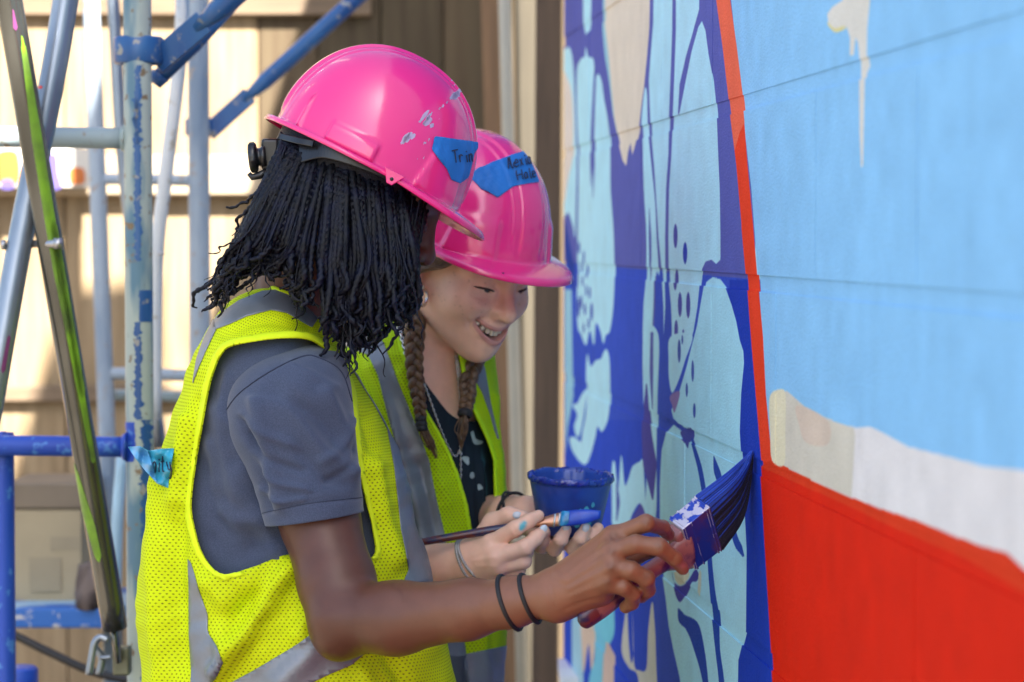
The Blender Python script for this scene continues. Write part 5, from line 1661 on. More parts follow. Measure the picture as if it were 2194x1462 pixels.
m_bris_b = mat('painted_bristle', (0.008, 0.05, 0.44), 0.32, 0.4, col2=(0.012, 0.075, 0.52), vscale=90, coat=0.15, bump=0.4, bscale=260, bdist=0.001)
br = thing('wide_paintbrush', 'wide brush with paint streaked metal band, loaded blue and bent against the mural', 'paintbrush', P(1350, 1230, 2.74))
# handle: flattened, waisted, rounded end
hp = np.array([(1241, 1336, 2.728), (1262, 1322, 2.730), (1310, 1288, 2.737), (1365, 1244, 2.750), (1410, 1213, 2.765), (1445, 1193, 2.776), (1478, 1180, 2.784)])
pth = cr(P(hp[:, 0], hp[:, 1], hp[:, 2]), 40)
rw = np.interp(np.linspace(0, 1, 40), [0, 0.03, 0.08, 0.25, 0.5, 0.72, 0.86, 1.0], [0.004, 0.009, 0.0115, 0.0125, 0.0105, 0.0110, 0.0195, 0.0235])
wdir = nrm(P(1478, 1226, 2.795) - P(1463, 1135, 2.765))
T_ = nrm(np.gradient(pth, axis=0))
tdir = nrm(np.cross(T_, wdir)); wd_ = np.cross(tdir, T_)
th = np.arange(28) * 2 * math.pi / 28
thick = np.interp(np.linspace(0, 1, 40), [0, 0.05, 0.15, 0.6, 1], [0.003, 0.0065, 0.0085, 0.008, 0.0110])
V = pth[:, None, :] + (np.cos(th)[None, :, None] * wd_[:, None, :]) * rw[:, None, None] + (np.sin(th)[None, :, None] * tdir[:, None, :]) * thick[:, None, None]
i = np.arange(39)[:, None] * 28; j = np.arange(28)[None, :]
Fh = np.stack([i + j, i + (j + 1) % 28, i + 28 + (j + 1) % 28, i + 28 + j], -1).reshape(-1, 4).tolist() + [list(range(28))[::-1], list(range(39 * 28, 40 * 28))]
mi = [1 if (f[0] // 28) < 9 else 0 for f in Fh]
mk('handle', V.reshape(-1, 3), Fh, None, br, mats=[m_handle, m_handle_red], midx=mi)
def quadbox(c8, name, mats, midx, parent, bv=0.0012):
    o = mk(name, np.array(c8), [[0, 1, 2, 3], [4, 7, 6, 5], [0, 4, 5, 1], [1, 5, 6, 2], [2, 6, 7, 3], [3, 7, 4, 0]], None, parent, smooth=False, mats=mats, midx=midx)
    bevel(o, bv, 2)
    return o
TL, TR_, BR, BL = P(1463, 1135, 2.762), P(1522, 1086, 2.774), P(1548, 1178, 2.796), P(1490, 1222, 2.785)
tv = P(1432, 1112, 2.780) - TL
FT, FTR, FBR, FBL = TL + tv, TR_ + tv, BR + tv, BL + tv
quadbox([TL, TR_, BR, BL, FT, FTR, FBR, FBL], 'ferrule', [m_ferr, m_ferr_b], [1, 0, 0, 0, 1, 0], br)
ax_ = nrm(TR_ - TL)
for f, w in ((0.06, 0.0022), (0.30, 0.002), (0.84, 0.002), (0.93, 0.002)):
    a = TL + (TR_ - TL) * f; b = BL + (BR - BL) * f
    ou = 0.0009
    c8 = []
    for side_t in (0, 1):
        for (p_, sw) in ((a, -1), (a + ax_ * w, -1), (b + ax_ * w, 1), (b, 1)):
            c8.append(p_ + wdir * sw * ou + (tv + nrm(tv) * ou if side_t else -nrm(tv) * ou))
    quadbox(c8, 'ferrule_ridge', [m_ferr, m_ferr_b], [1, 0, 0, 0, 1, 0], br, 0.0006)
# wooden shoulder between handle and ferrule
ins = 0.10
sh8 = [TL + (BL - TL) * ins - ax_ * 0.010 + tv * 0.1, TL + (BL - TL) * 0.04 + tv * 0.05, BL - (BL - TL) * 0.04 + tv * 0.05, BL - (BL - TL) * 0.22 - ax_ * 0.012 + tv * 0.1]
sh8 += [q + tv * 0.82 for q in sh8]
quadbox(sh8, 'shoulder', [m_handle], None, br, 0.003)
# bristles: many filaments in a bent, tapering bunch
sec = []
c0 = [TR_, BR, FBR, FTR]
keyt = [0, 0.35, 0.7, 1.0]
k1 = [P(1574, 1038, 2.786), P(1590, 1116, 2.808), P(1562, 1098, 2.826), P(1550, 1020, 2.802)]
k2 = [P(1600, 1000, 2.798), P(1606, 1050, 2.812), P(1594, 1040, 2.826), P(1588, 988, 2.812)]
k3 = [P(1612, 968, 2.806), P(1613, 985, 2.808), P(1611, 984, 2.812), P(1610, 967, 2.811)]
secs = np.array([c0, k1, k2, k3])
def bristle_pt(u, v, n=14):
    """u along the width, v across the thickness"""
    a = secs[:, 0] * (1 - u) + secs[:, 1] * u
    b = secs[:, 3] * (1 - u) + secs[:, 2] * u
    return cr(a * (1 - v) + b * v, n)
rb = np.random.default_rng(4)
md, mp = MB(), MB()
n_s = 16
core = []
U = [(u, 0) for u in np.linspace(0, 1, 12)] + [(1, v) for v in np.linspace(0, 1, 5)[1:]] + [(u, 1) for u in np.linspace(1, 0, 12)[1:]] + [(0, v) for v in np.linspace(1, 0, 5)[1:-1]]
ringV = np.array([bristle_pt(0.03 + 0.94 * u, 0.05 + 0.9 * v, n_s) for u, v in U]).transpose(1, 0, 2)
nr = len(U)
i = np.arange(n_s - 1)[:, None] * nr; j = np.arange(nr)[None, :]
Fb = np.stack([i + j, i + (j + 1) % nr, i + nr + (j + 1) % nr, i + nr + j], -1).reshape(-1, 4)
sidx = np.repeat(np.arange(n_s - 1), nr); cidx = np.tile(np.arange(nr), n_s - 1)
uu_ = np.array([q[0] for q in U])[cidx]; vv_ = np.array([q[1] for q in U])[cidx]
wet = ((cidx >= 27) | (uu_ < 0.10)) & (sidx >= 3 + (cidx % 3)) | ((sidx > 8 + (cidx * 7) % 3) & (uu_ < 0.5)) | (sidx > 11 + (cidx * 5) % 4)
mk('bristle_core', ringV.reshape(-1, 3), Fb.tolist() + [list(range((n_s - 1) * nr, n_s * nr))], None, br, mats=[m_bris, m_bris_b], midx=list(wet.astype(int)) + [1])
for q in range(950):
    u, v = rb.uniform(0, 1), (rb.choice([0.0, 1.0]) if rb.random() < 0.7 else rb.uniform(0, 1))
    if 0 < v < 1: u = rb.choice([0.0, 1.0])
    p = bristle_pt(u, v, 12) + rb.normal(0, 0.0004, 3)
    ln = 12 if rb.random() < 0.6 else rb.integers(8, 12)
    p = p[:ln]
    (mp if ((u < 0.12 and rb.random() < 0.8) or rb.random() < 0.22 * (1 - u) + 0.03) else md).tube(p, np.linspace(0.00036, 0.0002, ln), 4, caps=False)
tag(md.make('bristles', m_bris, br), kind='stuff')
if mp.n: tag(mp.make('wet_bristles', m_bris_b, br), kind='stuff')

# ================================================================== PERSON BEHIND (braids, smiling)
p2 = thing('person', 'smiling person with two brown braids in shade-tinted vest, holding a paint pot and slim brush', 'person', [-0.10, P(0, 0, 3.46)[1], 0])
psi = math.radians(46); pit = math.radians(22)
f2 = np.array([math.sin(psi) * math.cos(pit), -math.cos(psi) * math.cos(pit), -math.sin(pit)])
H2 = Pose(P(991, 566, 3.36), f2, 1.0, math.radians(-2), 0.86)
pith = math.radians(16.5)
f2h = np.array([math.sin(psi) * math.cos(pith), -math.cos(psi) * math.cos(pith), -math.sin(pith)])
HH2 = Pose(H2(0.000, 0.002, 0.034), f2h, 1.0, math.radians(-2))
R2 = [(640, 1760, 1085, 1760, 3.46, 0.150), (635, 1600, 1080, 1600, 3.46, 0.150), (632, 1462, 1078, 1462, 3.46, 0.145), (640, 1300, 1085, 1300, 3.46, 0.135), (652, 1100, 1086, 1100, 3.46, 0.132),
      (664, 1000, 1080, 1000, 3.46, 0.132), (684, 900, 1068, 900, 3.46, 0.132), (704, 820, 1064, 830, 3.46, 0.130), (722, 765, 1060, 775, 3.46, 0.124), (752, 730, 1048, 742, 3.46, 0.110),
      (800, 698, 1016, 712, 3.46, 0.088), (838, 672, 984, 690, 3.455, 0.070)]
R2a = np.array(R2)
S = Sdf()
head_sdf(S, H2, True)
S.cone(H2(-0.026, 0, -0.05), P(918, 730, 3.43), 0.050, 0.052, 0.03)
def chest(X):
    px, py, d = proj(X)
    o = np.argsort(R2a[:, 1])
    g = lambda k: np.interp(py, R2a[o, 1], R2a[o, k])
    mid, half, dc, hd = (g(0) + g(2)) / 2, (g(2) - g(0)) / 2, g(4), g(5)
    half_m = half / F * dc - 0.020
    q = np.sqrt(((px - mid) / F * dc / half_m) ** 2 + ((d - dc) / np.maximum(hd - 0.020, 0.02)) ** 2)
    top = (735 - py) / F * 3.4
    return np.maximum((q - 1) * np.minimum(half_m, hd) * 0.8, np.maximum(top, (py - 1500) / F * 3.4))
S.fn(chest, P(860, 1100, 3.46), 0.34, 0.02)
# right forearm and hand with the slim brush
S.chain([P(730, 1240, 3.30), P(900, 1222, 3.235), P(1002, 1203, 3.195)], [0.040, 0.0335, 0.0245], 0.012)
M2 = [P(1050, 1166, 3.172), P(1060, 1194, 3.160), P(1066, 1214, 3.166), P(1062, 1230, 3.182)]
wq = [P(1008, 1188, 3.195), P(1008, 1200, 3.188), P(1010, 1212, 3.192), P(1014, 1222, 3.20)]
for a, b, r in zip(wq, M2, (0.0125, 0.0125, 0.0115, 0.0105)): S.cone(a, b, 0.0165, r, 0.014)
S.chain([M2[0], P(1104, 1133, 3.156), P(1132, 1117, 3.158), P(1154, 1105, 3.166)], [0.0110, 0.0096, 0.0086, 0.0074], 0.005)
S.chain([M2[1], P(1126, 1173, 3.150), P(1149, 1153, 3.158), P(1165, 1137, 3.168)], [0.0112, 0.0098, 0.0086, 0.0074], 0.005)
S.chain([M2[2], P(1122, 1203, 3.160), P(1128, 1182, 3.176), P(1110, 1172, 3.186)], [0.0105, 0.0094, 0.0084, 0.0076], 0.005)
S.chain([M2[3], P(1110, 1222, 3.176), P(1116, 1204, 3.192), P(1098, 1194, 3.198)], [0.0098, 0.0088, 0.008, 0.007], 0.005)
S.chain([P(1020, 1172, 3.205), P(1056, 1120, 3.205), P(1090, 1104, 3.195), P(1120, 1107, 3.188)], [0.0155, 0.0118, 0.0098, 0.0080], 0.008)
# left forearm and hand under the pot
S.chain([P(1000, 1110, 3.56), P(1090, 1108, 3.345), P(1128, 1104, 3.315)], [0.036, 0.027, 0.0235], 0.012)
S.chain([P(1128, 1104, 3.315), P(1165, 1130, 3.295), P(1185, 1158, 3.262)], [0.022, 0.020, 0.016], 0.012)
S.cone(P(1160, 1140, 3.285), P(1250, 1162, 3.262), 0.018, 0.013, 0.012)
for (b0, b1, b2, b3) in (((1165, 1158, 3.262), (1160, 1170, 3.225), (1162, 1156, 3.196), (1168, 1141, 3.190)), ((1195, 1163, 3.255), (1188, 1176, 3.212), (1202, 1156, 3.186), (1213, 1136, 3.184)),
                         ((1225, 1163, 3.255), (1228, 1174, 3.210), (1245, 1152, 3.186), (1255, 1133, 3.185)), ((1250, 1160, 3.258), (1258, 1164, 3.216), (1272, 1148, 3.194), (1282, 1132, 3.192))):
    S.chain([P(*b0), P(*b1), P(*b2), P(*b3)], [0.0105, 0.0095, 0.0088, 0.0072], 0.004)
S.chain([P(1150, 1125, 3.31), P(1185, 1085, 3.335), P(1215, 1060, 3.325)], [0.015, 0.0115, 0.009], 0.008)
# upper arms run back into the sleeves
S.cone(P(730, 1240, 3.30), P(725, 900, 3.40), 0.040, 0.045, 0.02)
S.cone(P(1000, 1110, 3.56), P(965, 880, 3.56), 0.036, 0.042, 0.02)
V, Q = S.mesh(0.0017)
V = folds(V, Q[:, [0, 1, 2]], [([(1012, 634), (1040, 640), (1066, 632)], 4, -0.0011), ([(1016, 628), (1040, 631), (1062, 626)], 3, -0.0007), ([(1078, 676), (1052, 684), (1014, 690), (1004, 700)], 6, -0.0013), ([(1022, 658), (1042, 664), (1060, 660)], 10, 0.0016),
      ([(1000, 684), (1003, 694)], 4, -0.0013), ([(1030, 728), (1052, 732), (1070, 726)], 6, -0.0012), ([(1014, 612), (1040, 607), (1066, 610)], 3.5, -0.0008), ([(1106, 634), (1124, 636), (1140, 630)], 4, -0.0009),
      ([(1098, 1128), (1106, 1140)], 3.5, -0.0008), ([(1122, 1166), (1130, 1180)], 3.5, -0.0008), ([(1016, 1190), (1048, 1166)], 5, 0.0009), ([(1016, 1202), (1058, 1194)], 5, 0.0010), ([(1020, 1212), (1062, 1214)], 5, 0.0009), ([(1128, 1112), (1136, 1122)], 3, -0.0006), ([(1146, 1146), (1154, 1156)], 3, -0.0006)])
L = H2.inv(V)
px_, py_, dd_ = proj(V)
colr = np.ones((len(V), 1)) * np.array([0.90, 0.54, 0.385])
g3 = lambda c, r: np.exp(-(((L - np.array(c)) / np.array(r)) ** 2).sum(1))
def blend(w, c):
    global colr
    colr = colr * (1 - w[:, None]) + w[:, None] * np.array(c)
headm = (L[:, 0] > -0.02) & (L[:, 2] > -0.13) & (L[:, 2] < 0.10)
blend(np.clip(0.95 * g3((0.098, 0, -0.014), (0.03, 0.016, 0.020)) + 0.6 * g3((0.080, -0.034, -0.020), (0.03, 0.018, 0.012)) + 0.5 * g3((0.080, 0.034, -0.020), (0.03, 0.016, 0.011)), 0, 0.8), (0.60, 0.20, 0.17))
blend(0.35 * (g3((0.070, -0.046, -0.030), (0.03, 0.02, 0.016)) + g3((0.070, 0.046, -0.030), (0.03, 0.02, 0.016))), (0.62, 0.27, 0.23))
ztop = -0.0665 + 0.0125 * (L[:, 1] / 0.032) ** 2
zbot = -0.0795 + 0.0225 * (L[:, 1] / 0.032) ** 2
nl_ = (np.abs(L[:, 1]) < 0.0355) & (L[:, 0] > 0.070)
lipw = np.clip(1 - np.maximum((L[:, 2] - ztop - 0.0062) / 0.002, (zbot - 0.0095 - L[:, 2]) / 0.002).clip(0, 1), 0, 1) * nl_
blend(0.7 * lipw, (0.50, 0.19, 0.18))
ins_ = nl_ * (L[:, 2] < ztop) * (L[:, 2] > zbot) * (L[:, 0] < 0.0955 - 14.5 * L[:, 1] ** 2 - 0.005)
blend(ins_ * 1.0, (0.10, 0.025, 0.025))
rf = np.random.default_rng(12)      # freckles
fr = np.zeros(len(V))
fsel = np.flatnonzero((L[:, 0] > 0.02) & headm & (L[:, 2] < 0.01) & (L[:, 2] > -0.055) & (L[:, 1] < 0.05))
for q in range(60):
    c = L[rf.choice(fsel)]
    fr = np.maximum(fr, rf.uniform(0.2, 0.45) * np.exp(-((L - c) ** 2).sum(1) / rf.uniform(0.9e-6, 2.4e-6)))
blend(fr, (0.30, 0.13, 0.08))
for (a, b, r, c) in ((1120, 1127, 6, (0.10, 0.48, 0.56)), (1117, 1133, 4, (0.10, 0.48, 0.56)), (1124, 1121, 4, (0.14, 0.50, 0.6))):
    blend(np.clip(1.6 * np.exp(-((px_ - a) ** 2 + (py_ - b) ** 2) / r ** 2), 0, 1) * (dd_ < 3.16), c)
blend(0.35 * (np.exp(-((px_ - 1110) ** 2 + (py_ - 1200) ** 2) / 2200.0) + np.exp(-((px_ - 1220) ** 2 + (py_ - 1165) ** 2) / 3000.0)), (0.52, 0.40, 0.36))
body2 = mk('body', V, Q, m_skin2, p2, col=colr)
S2 = Surf(V, Q)
# nails
def nail(c, dirv, w, l, parent, m):
    n = nrm(CAMP - np.asarray(c)); t = nrm(np.asarray(dirv) - n * np.dot(dirv, n)); s_ = np.cross(n, t)
    V, Fc = lathe([(0.0001, 0.0009), (0.5, 0.0008), (0.85, 0.0004), (1.0, -0.0004)], 16)
    V = np.asarray(c) + V[:, :1] * t * l + V[:, 1:2] * s_ * w + V[:, 2:3] * n
    mk('nail', V, Fc, m, parent)
m_nail2 = mat('pale_blue_nail', (0.48, 0.58, 0.66), 0.2, coat=0.4)
for px, py, dx, dy, m in ((1108, 1104, 1, -0.1, m_nail), (1164, 1134, 0.5, -0.6, m_nail2), (1213, 1130, 0.25, -1, m_nail), (1255, 1131, 0.3, -1, m_nail)):
    h = S2.cast([(px, py)], 0.0004)
    if len(h): nail(h[0], P(px + dx * 10, py + dy * 10, 3.2) - P(px, py, 3.2), 0.0045, 0.0058, body2, m)

# teeth, eyes, lashes, brows
m_teeth = mat('tooth_enamel', (0.66, 0.58, 0.44), 0.25, 0.5, coat=0.3)
for k_, y in enumerate(np.linspace(-0.0262, 0.0262, 8)):
    w_ = 0.0037
    xs = 0.0935 - 14.0 * y * y - 0.0035
    zt = -0.0655 + 0.0125 * (y / 0.032) ** 2
    hgt = 0.0112 - 0.0055 * abs(y) / 0.026
    c = MB()
    V, Fc = lathe([(0.0001, -1), (0.75, -0.97), (0.98, -0.6), (1.0, 0.2), (0.9, 1.0), (0.001, 1.02)], 14)
    V = np.stack([xs + V[:, 0] * 0.0030, y + V[:, 1] * w_, zt - hgt / 2 + V[:, 2] * hgt / 2], 1)
    mk('tooth', H2(V), Fc, m_teeth, body2)
m_eye = mat('eye_white', (0.62, 0.58, 0.55), 0.1, coat=0.5)
m_iris = mat('brown_iris', (0.03, 0.018, 0.012), 0.1, coat=0.6)
m_lash = mat('dark_lash', (0.035, 0.020, 0.015), 0.7)
m_brow = mat('brown_brow', (0.42, 0.24, 0.15), 0.8)
for y in (-1, 1):
    V, Fc = lathe([(0.00005, -1), (0.5, -0.866), (0.866, -0.5), (1, 0), (0.866, 0.5), (0.5, 0.866), (0.00005, 1)], 20)
    mk('eyeball', H2(V * 0.0125 + np.array([0.0720, y * 0.0325, -0.0025])), Fc, m_eye, body2)
    mk('iris', H2(V * [0.002, 0.0055, 0.0055] + np.array([0.0840, y * 0.0310, -0.0035])), Fc, m_iris, body2)
    lp = cr([(0.0700, y * 0.0560, -0.0035), (0.0802, y * 0.0460, -0.0012), (0.0872, y * 0.0345, -0.0008), (0.0880, y * 0.0250, -0.0028), (0.0860, y * 0.0160, -0.0066)], 14)
    mk('lashes', *tube(H2(lp), np.interp(np.linspace(0, 1, 14), [0, 0.3, 0.8, 1], [0.0007, 0.0015, 0.0013, 0.0006]), 8), m_lash, body2)
    lp = cr([(0.0715, y * 0.0510, -0.0100), (0.0815, y * 0.0400, -0.0082), (0.0850, y * 0.0300, -0.0090), (0.0838, y * 0.0200, -0.0085)], 10)
    bp_ = cr([(0.0690, y * 0.0530, 0.0140), (0.0815, y * 0.0400, 0.0205), (0.0890, y * 0.0260, 0.0215), (0.0915, y * 0.0130, 0.0200)], 14)
    mk('eyebrow', *tube(H2(bp_), np.interp(np.linspace(0, 1, 14), [0, 0.4, 1], [0.0008, 0.0022, 0.0020]), 8), m_brow, body2)

# ---- dark patterned shirt, yellow vest tinted greener for the shade
m_shirt = mat('dark_patterned_shirt', (0.012, 0.022, 0.034), 0.8, 0.2, col2=(0.03, 0.10, 0.13), vscale=16, stretch=(2.5, 2.5, 0.5), contrast=(0.58, 0.72), bump=0.3, bscale=60, bdist=0.003)
m_motif = mat('pale_leaf_print', (0.42, 0.52, 0.52), 0.8, var=0.3, vscale=80)
V, Fq, uv = loft(R2, 110, 140, 2.15, inset=0.012)
V = folds(V, Fq, [([(1000, 960), (1010, 1100), (1020, 1180)], 9, 0.005), ([(1030, 990), (1036, 1100)], 8, 0.005), ([(1046, 1000), (1044, 1100)], 7, -0.004), ([(985, 940), (992, 1020)], 8, 0.004)])
SSh = Surf(V, Fq, uv)
neck = [(820, 560), (870, 720), (889, 770), (897, 797), (920, 832), (943, 863), (960, 884), (977, 897), (1000, 902), (1022, 905), (1014, 880), (1008, 800), (1010, 700), (1000, 560)]
c = SSh.cut(-SSh.scal(neck))
shirt = mk('shirt', c.V, c.T, m_shirt, p2, uv=c.uv)
solid(shirt, 0.0015, -1)
for poly in ([(1008, 925), (1012, 918), (1016, 932), (1020, 944), (1030, 944), (1037, 950), (1028, 955), (1018, 954), (1012, 946)], [(990, 980), (998, 977), (1006, 984), (1002, 1000), (996, 992), (988, 988)], [(1022, 1040), (1030, 1036), (1034, 1048), (1026, 1054)],
             [(1005, 1015), (1014, 1012), (1016, 1022), (1008, 1026)], [(975, 930), (980, 926), (984, 936), (978, 940)]):
    decal(SSh, closed(poly, 40), 0.0005, 'leaf_print', m_motif, shirt, 0)
V, Fq, uv = loft(R2, 150, 180, 2.15)
V = folds(V, Fq, [([(800, 790), (850, 950), (900, 1120), (930, 1300)], 14, 0.006), ([(860, 800), (910, 930), (960, 1080)], 12, 0.005), ([(1058, 850), (1066, 1000), (1075, 1100)], 9, 0.006), ([(760, 760), (820, 900)], 14, -0.005), ([(900, 1000), (940, 1180)], 10, -0.004),
                  ([(1030, 1330), (1040, 1462)], 12, 0.006), ([(1000, 1340), (1002, 1462)], 10, -0.005)])
V = rumple(V, Fq, 0.0013)
S2v = Surf(V, Fq, uv)
OPEN = [(820, 540), (832, 620), (843, 680), (851, 705), (862, 745), (876, 780), (893, 837), (916, 885), (940, 925), (960, 963), (980, 1013), (1000, 1082), (1008, 1130), (1018, 1180), (1024, 1250), (1030, 1250), (1036, 1200), (1058, 1110), (1058, 1060), (1056, 986), (1043, 946), (1024, 905), (1008, 873), (992, 820), (984, 770), (976, 740), (972, 660), (985, 540)]
so2 = S2v.scal(OPEN)
c = S2v.cut(-so2)
vest2 = mk('safety_vest', c.V, c.T, m_vest2, p2, uv=c.uv)
solid(vest2, 0.0014, 1)
c = S2v.cut(np.maximum(-so2, so2 - 7), 0.0014)
solid(mk('binding', c.V, c.T, m_vest2b, vest2, uv=c.uv), 0.0014, 1)
for nm, poly in (('lapel_tape', [(760, 705), (805, 716), (823, 737), (842, 785), (860, 833), (893, 913), (920, 986), (935, 1069), (951, 1140), (960, 1200), (985, 1330), (1010, 1480), (960, 1480), (925, 1330), (904, 1187), (880, 1080), (850, 960), (820, 846), (810, 806), (790, 763)]),
                 ('lapel_tape', [(1016, 815), (1030, 772), (1036, 790), (1050, 870), (1067, 943), (1064, 950), (1048, 890), (1030, 840)]),
                 ('shoulder_tape', [(725, 716), (760, 703), (800, 712), (790, 762), (765, 752), (735, 742)]),
                 ('hem_tape', [(900, 1405), (985, 1404), (1060, 1388), (1100, 1380), (1100, 1490), (900, 1490)])):
    decal(S2v, poly, 0.0016, nm, m_refl, vest2, 0.0008)
p_ = S2v.cast(cr([(788, 765), (806, 750), (824, 737)], 12), 0.0022)
if len(p_) > 3: mk('shoulder_seam', *tube(p_, 0.0009, 6), m_seam, vest2)
# sleeves of the shirt behind the vest
for a, b in (((726, 880, 3.41), (728, 1150, 3.33)), ((965, 860, 3.56), (985, 1010, 3.56))):
    solid(mk('sleeve', *tube(cr([P(*a), (P(*a) + P(*b)) / 2, P(*b)], 12), [0.040, 0.054, 0.055, 0.055, 0.054, 0.053, 0.052, 0.051, 0.05, 0.05, 0.05, 0.05], 28, caps=False), m_shirt, shirt), 0.0015, -1)
trousers(p2, (P(860, 1600, 3.46)[0], P(860, 1600, 3.46)[1], 0.93), 0.6, 0.75, 0.16)

# ---- hair: swept back strands, two braids
m_hair = mat('brown_hair', (0.17, 0.095, 0.045), 0.42, 0.5, col2=(0.06, 0.032, 0.016), vscale=120, contrast=(0.35, 0.7), bump=0.5, bscale=500, bdist=0.0008)
rh = np.random.default_rng(31)
mb = MB()
for sd in (-1, 1):
    for q in range(210):
        u = rh.uniform(0, 1)
        a = np.array([0.068 - 0.080 * u, sd * (0.064 + 0.018 * min(1, u * 1.6)), 0.046 + rh.uniform(-0.010, 0.010)])
        m_ = np.array([0.046 - 0.075 * u, sd * (0.0745 + 0.006 * min(1, 2 * u) + 0.004 * rh.uniform(0, 1)), 0.014 - 0.004 * u + rh.normal(0, 0.003)])
        c_ = np.array([0.006 - 0.046 * u + rh.normal(0, 0.003), sd * (0.0835 + 0.005 * rh.uniform(0, 1)), -0.010 - 0.008 * u + rh.normal(0, 0.003)])
        e_ = np.array([-0.034 + rh.normal(0, 0.005), sd * (0.077 + rh.normal(0, 0.004)), -0.066 + rh.normal(0, 0.006)])
        mb.tube(H2(cr([a, m_, c_, e_], 16)), np.linspace(0.0014, 0.0009, 16) * rh.uniform(0.7, 1.4), 5)
# hair over the back of the head
SC = Sdf()
SC.ell(H2(-0.020, 0, 0.035), (0.098, 0.081, 0.094), H2.R, 0.01)
SC.cone(H2(-0.055, 0.03, -0.01), H2(-0.045, 0.04, -0.055), 0.045, 0.036, 0.02)
SC.cone(H2(-0.055, -0.03, -0.01), H2(-0.045, -0.04, -0.055), 0.045, 0.036, 0.02)
V, Q = SC.mesh(0.004)
Lh = H2.inv(V)
kv = Lh[:, 0] < 0.030 - np.clip(0.05 - Lh[:, 2], 0, 1) * 0.75
Q = Q[kv[Q].all(1)]
us = np.unique(Q); rm = np.full(len(V), -1); rm[us] = np.arange(len(us))
mb.add(V[us], rm[Q])
hair2 = mb.make('hair', m_hair, p2)
def braid(path, w0, w1, turns, name, tail, tie):
    p = cr(path, 120)
    t = np.linspace(0, 1, 120)
    T = nrm(np.gradient(p, axis=0))
    view = nrm(CAMP - p[60])
    s_ = nrm(np.cross(T, view)); n_ = np.cross(s_, T)
    w = np.interp(t, [0, 0.15, 1], [w0 * 0.85, w0, w1])
    mb = MB()
    for k in range(3):
        ph = 2 * math.pi * (turns * t + k / 3)
        c = p + s_ * (0.50 * w * np.sin(ph))[:, None] + n_ * (0.30 * w * np.sin(2 * ph))[:, None]
        mb.tube(c, w * 0.44, 10)
        for q in range(9):      # fine hairs that follow each strand
            a = rh.uniform(0, 6.28)
            off = (w * 0.43)[:, None] * (np.cos(a + 3 * t)[:, None] * s_ + np.sin(a + 3 * t)[:, None] * n_)
            mb.tube(c + off, 0.0006, 4, caps=False)
    o = mb.make(name, m_hair, p2)
    # tail
    mt = MB()
    tp = np.asarray(tail)
    for q in range(46):
        j_ = rh.normal(0, 1, 3) * w1 * 0.30
        e_ = rh.normal(0, 1, 3) * w1 * 0.22
        L_ = rh.uniform(0.6, 1.05)
        pts = np.array([tp[0] + j_ * 0.6, tp[0] + (tp[1] - tp[0]) * 0.5 * L_ + j_ * 1.15, tp[0] + (tp[1] - tp[0]) * L_ + e_ * 0.5])
        mt.tube(cr(pts, 10), np.linspace(0.0011, 0.0005, 10), 5)
    mt.make('braid_tail', m_hair, o)
    for c, r in tie:
        V, Fc = lathe([(r * 0.8, -r * 0.55), (r, -r * 0.3), (r * 1.03, 0), (r, r * 0.3), (r * 0.8, r * 0.55)], 20, c, nrm(p[-1] - p[-12]))
        mk('hair_tie', V, Fc, m_elastic, o)
braid(P(np.array([884, 886, 889, 887, 891, 898, 902]), np.array([620, 660, 705, 760, 815, 860, 900]), np.array([3.37, 3.345, 3.325, 3.315, 3.308, 3.304, 3.302])), 0.0175, 0.0085, 4.6, 'braid',
      P(np.array([905, 934]), np.array([918, 980]), 3.300), [(P(901, 898, 3.302), 0.0075), (P(903, 909, 3.301), 0.0078), (P(905, 918, 3.300), 0.0075)])
braid(P(np.array([1035, 1024, 1012, 1002, 1003, 999, 997]), np.array([715, 755, 785, 820, 845, 868, 884]), np.array([3.44, 3.40, 3.37, 3.35, 3.335, 3.330, 3.326])), 0.0155, 0.0095, 3.2, 'braid',
      P(np.array([995, 988]), np.array([892, 962]), 3.322), [(P(996, 886, 3.324), 0.0095)])

# ---- jewellery
def hoop(px, py, d, r, tr, tilt):
    t = np.linspace(0, 2 * math.pi, 33)
    u = nrm([tilt, 1, 0.0]); w = np.array([0.1, 0, 1.0])
    p = P(px, py, d) + r * (np.cos(t)[:, None] * u * 0.8 + np.sin(t)[:, None] * w)
    mk('hoop_earring', *tube(p, tr, 8, caps=False), m_silver, p2)
hoop(908, 638, 3.300, 0.0105, 0.0022, 0.55)
hoop(902, 620, 3.302, 0.0075, 0.0018, 0.55)
def chain_neck(pts, S_, r, lr, name, off):
    p = S_.cast(cr(pts, 90), off)
    if len(p) < 5: return
    L_ = np.concatenate([[0], np.cumsum(np.linalg.norm(np.diff(p, axis=0), axis=1))])
    n = int(L_[-1] / (lr * 1.5))
    mb = MB()
    for k in range(n):
        s0, s1 = k * lr * 1.5, k * lr * 1.5 + lr * 1.7
        a = np.array([np.interp(s0, L_, p[:, q]) for q in range(3)]); b = np.array([np.interp(min(s1, L_[-1]), L_, p[:, q]) for q in range(3)])
        t = nrm(b - a); n_ = nrm(CAMP - a); s_ = nrm(np.cross(t, n_))
        if k % 2: s_ = np.cross(t, s_)
        th = np.linspace(0, 2 * math.pi, 9)
        c = (a + b) / 2 + np.cos(th)[:, None] * t * lr * 0.9 + np.sin(th)[:, None] * s_ * lr * 0.5
        mb.tube(c, r, 5, caps=False)
    o = mb.make(name, m_silver, p2)
    return tag(o, kind='stuff')
SB = Surf(np.vstack([S2.V, S2v.V * 0 + S2v.V]), np.vstack([S2.T, SSh.T[:0] + 0]) if False else S2.T)
chain_neck([(851, 690), (862, 730), (873, 770), (884, 800)], S2v, 0.0011, 0.0045, 'chunky_chain', 0.004)
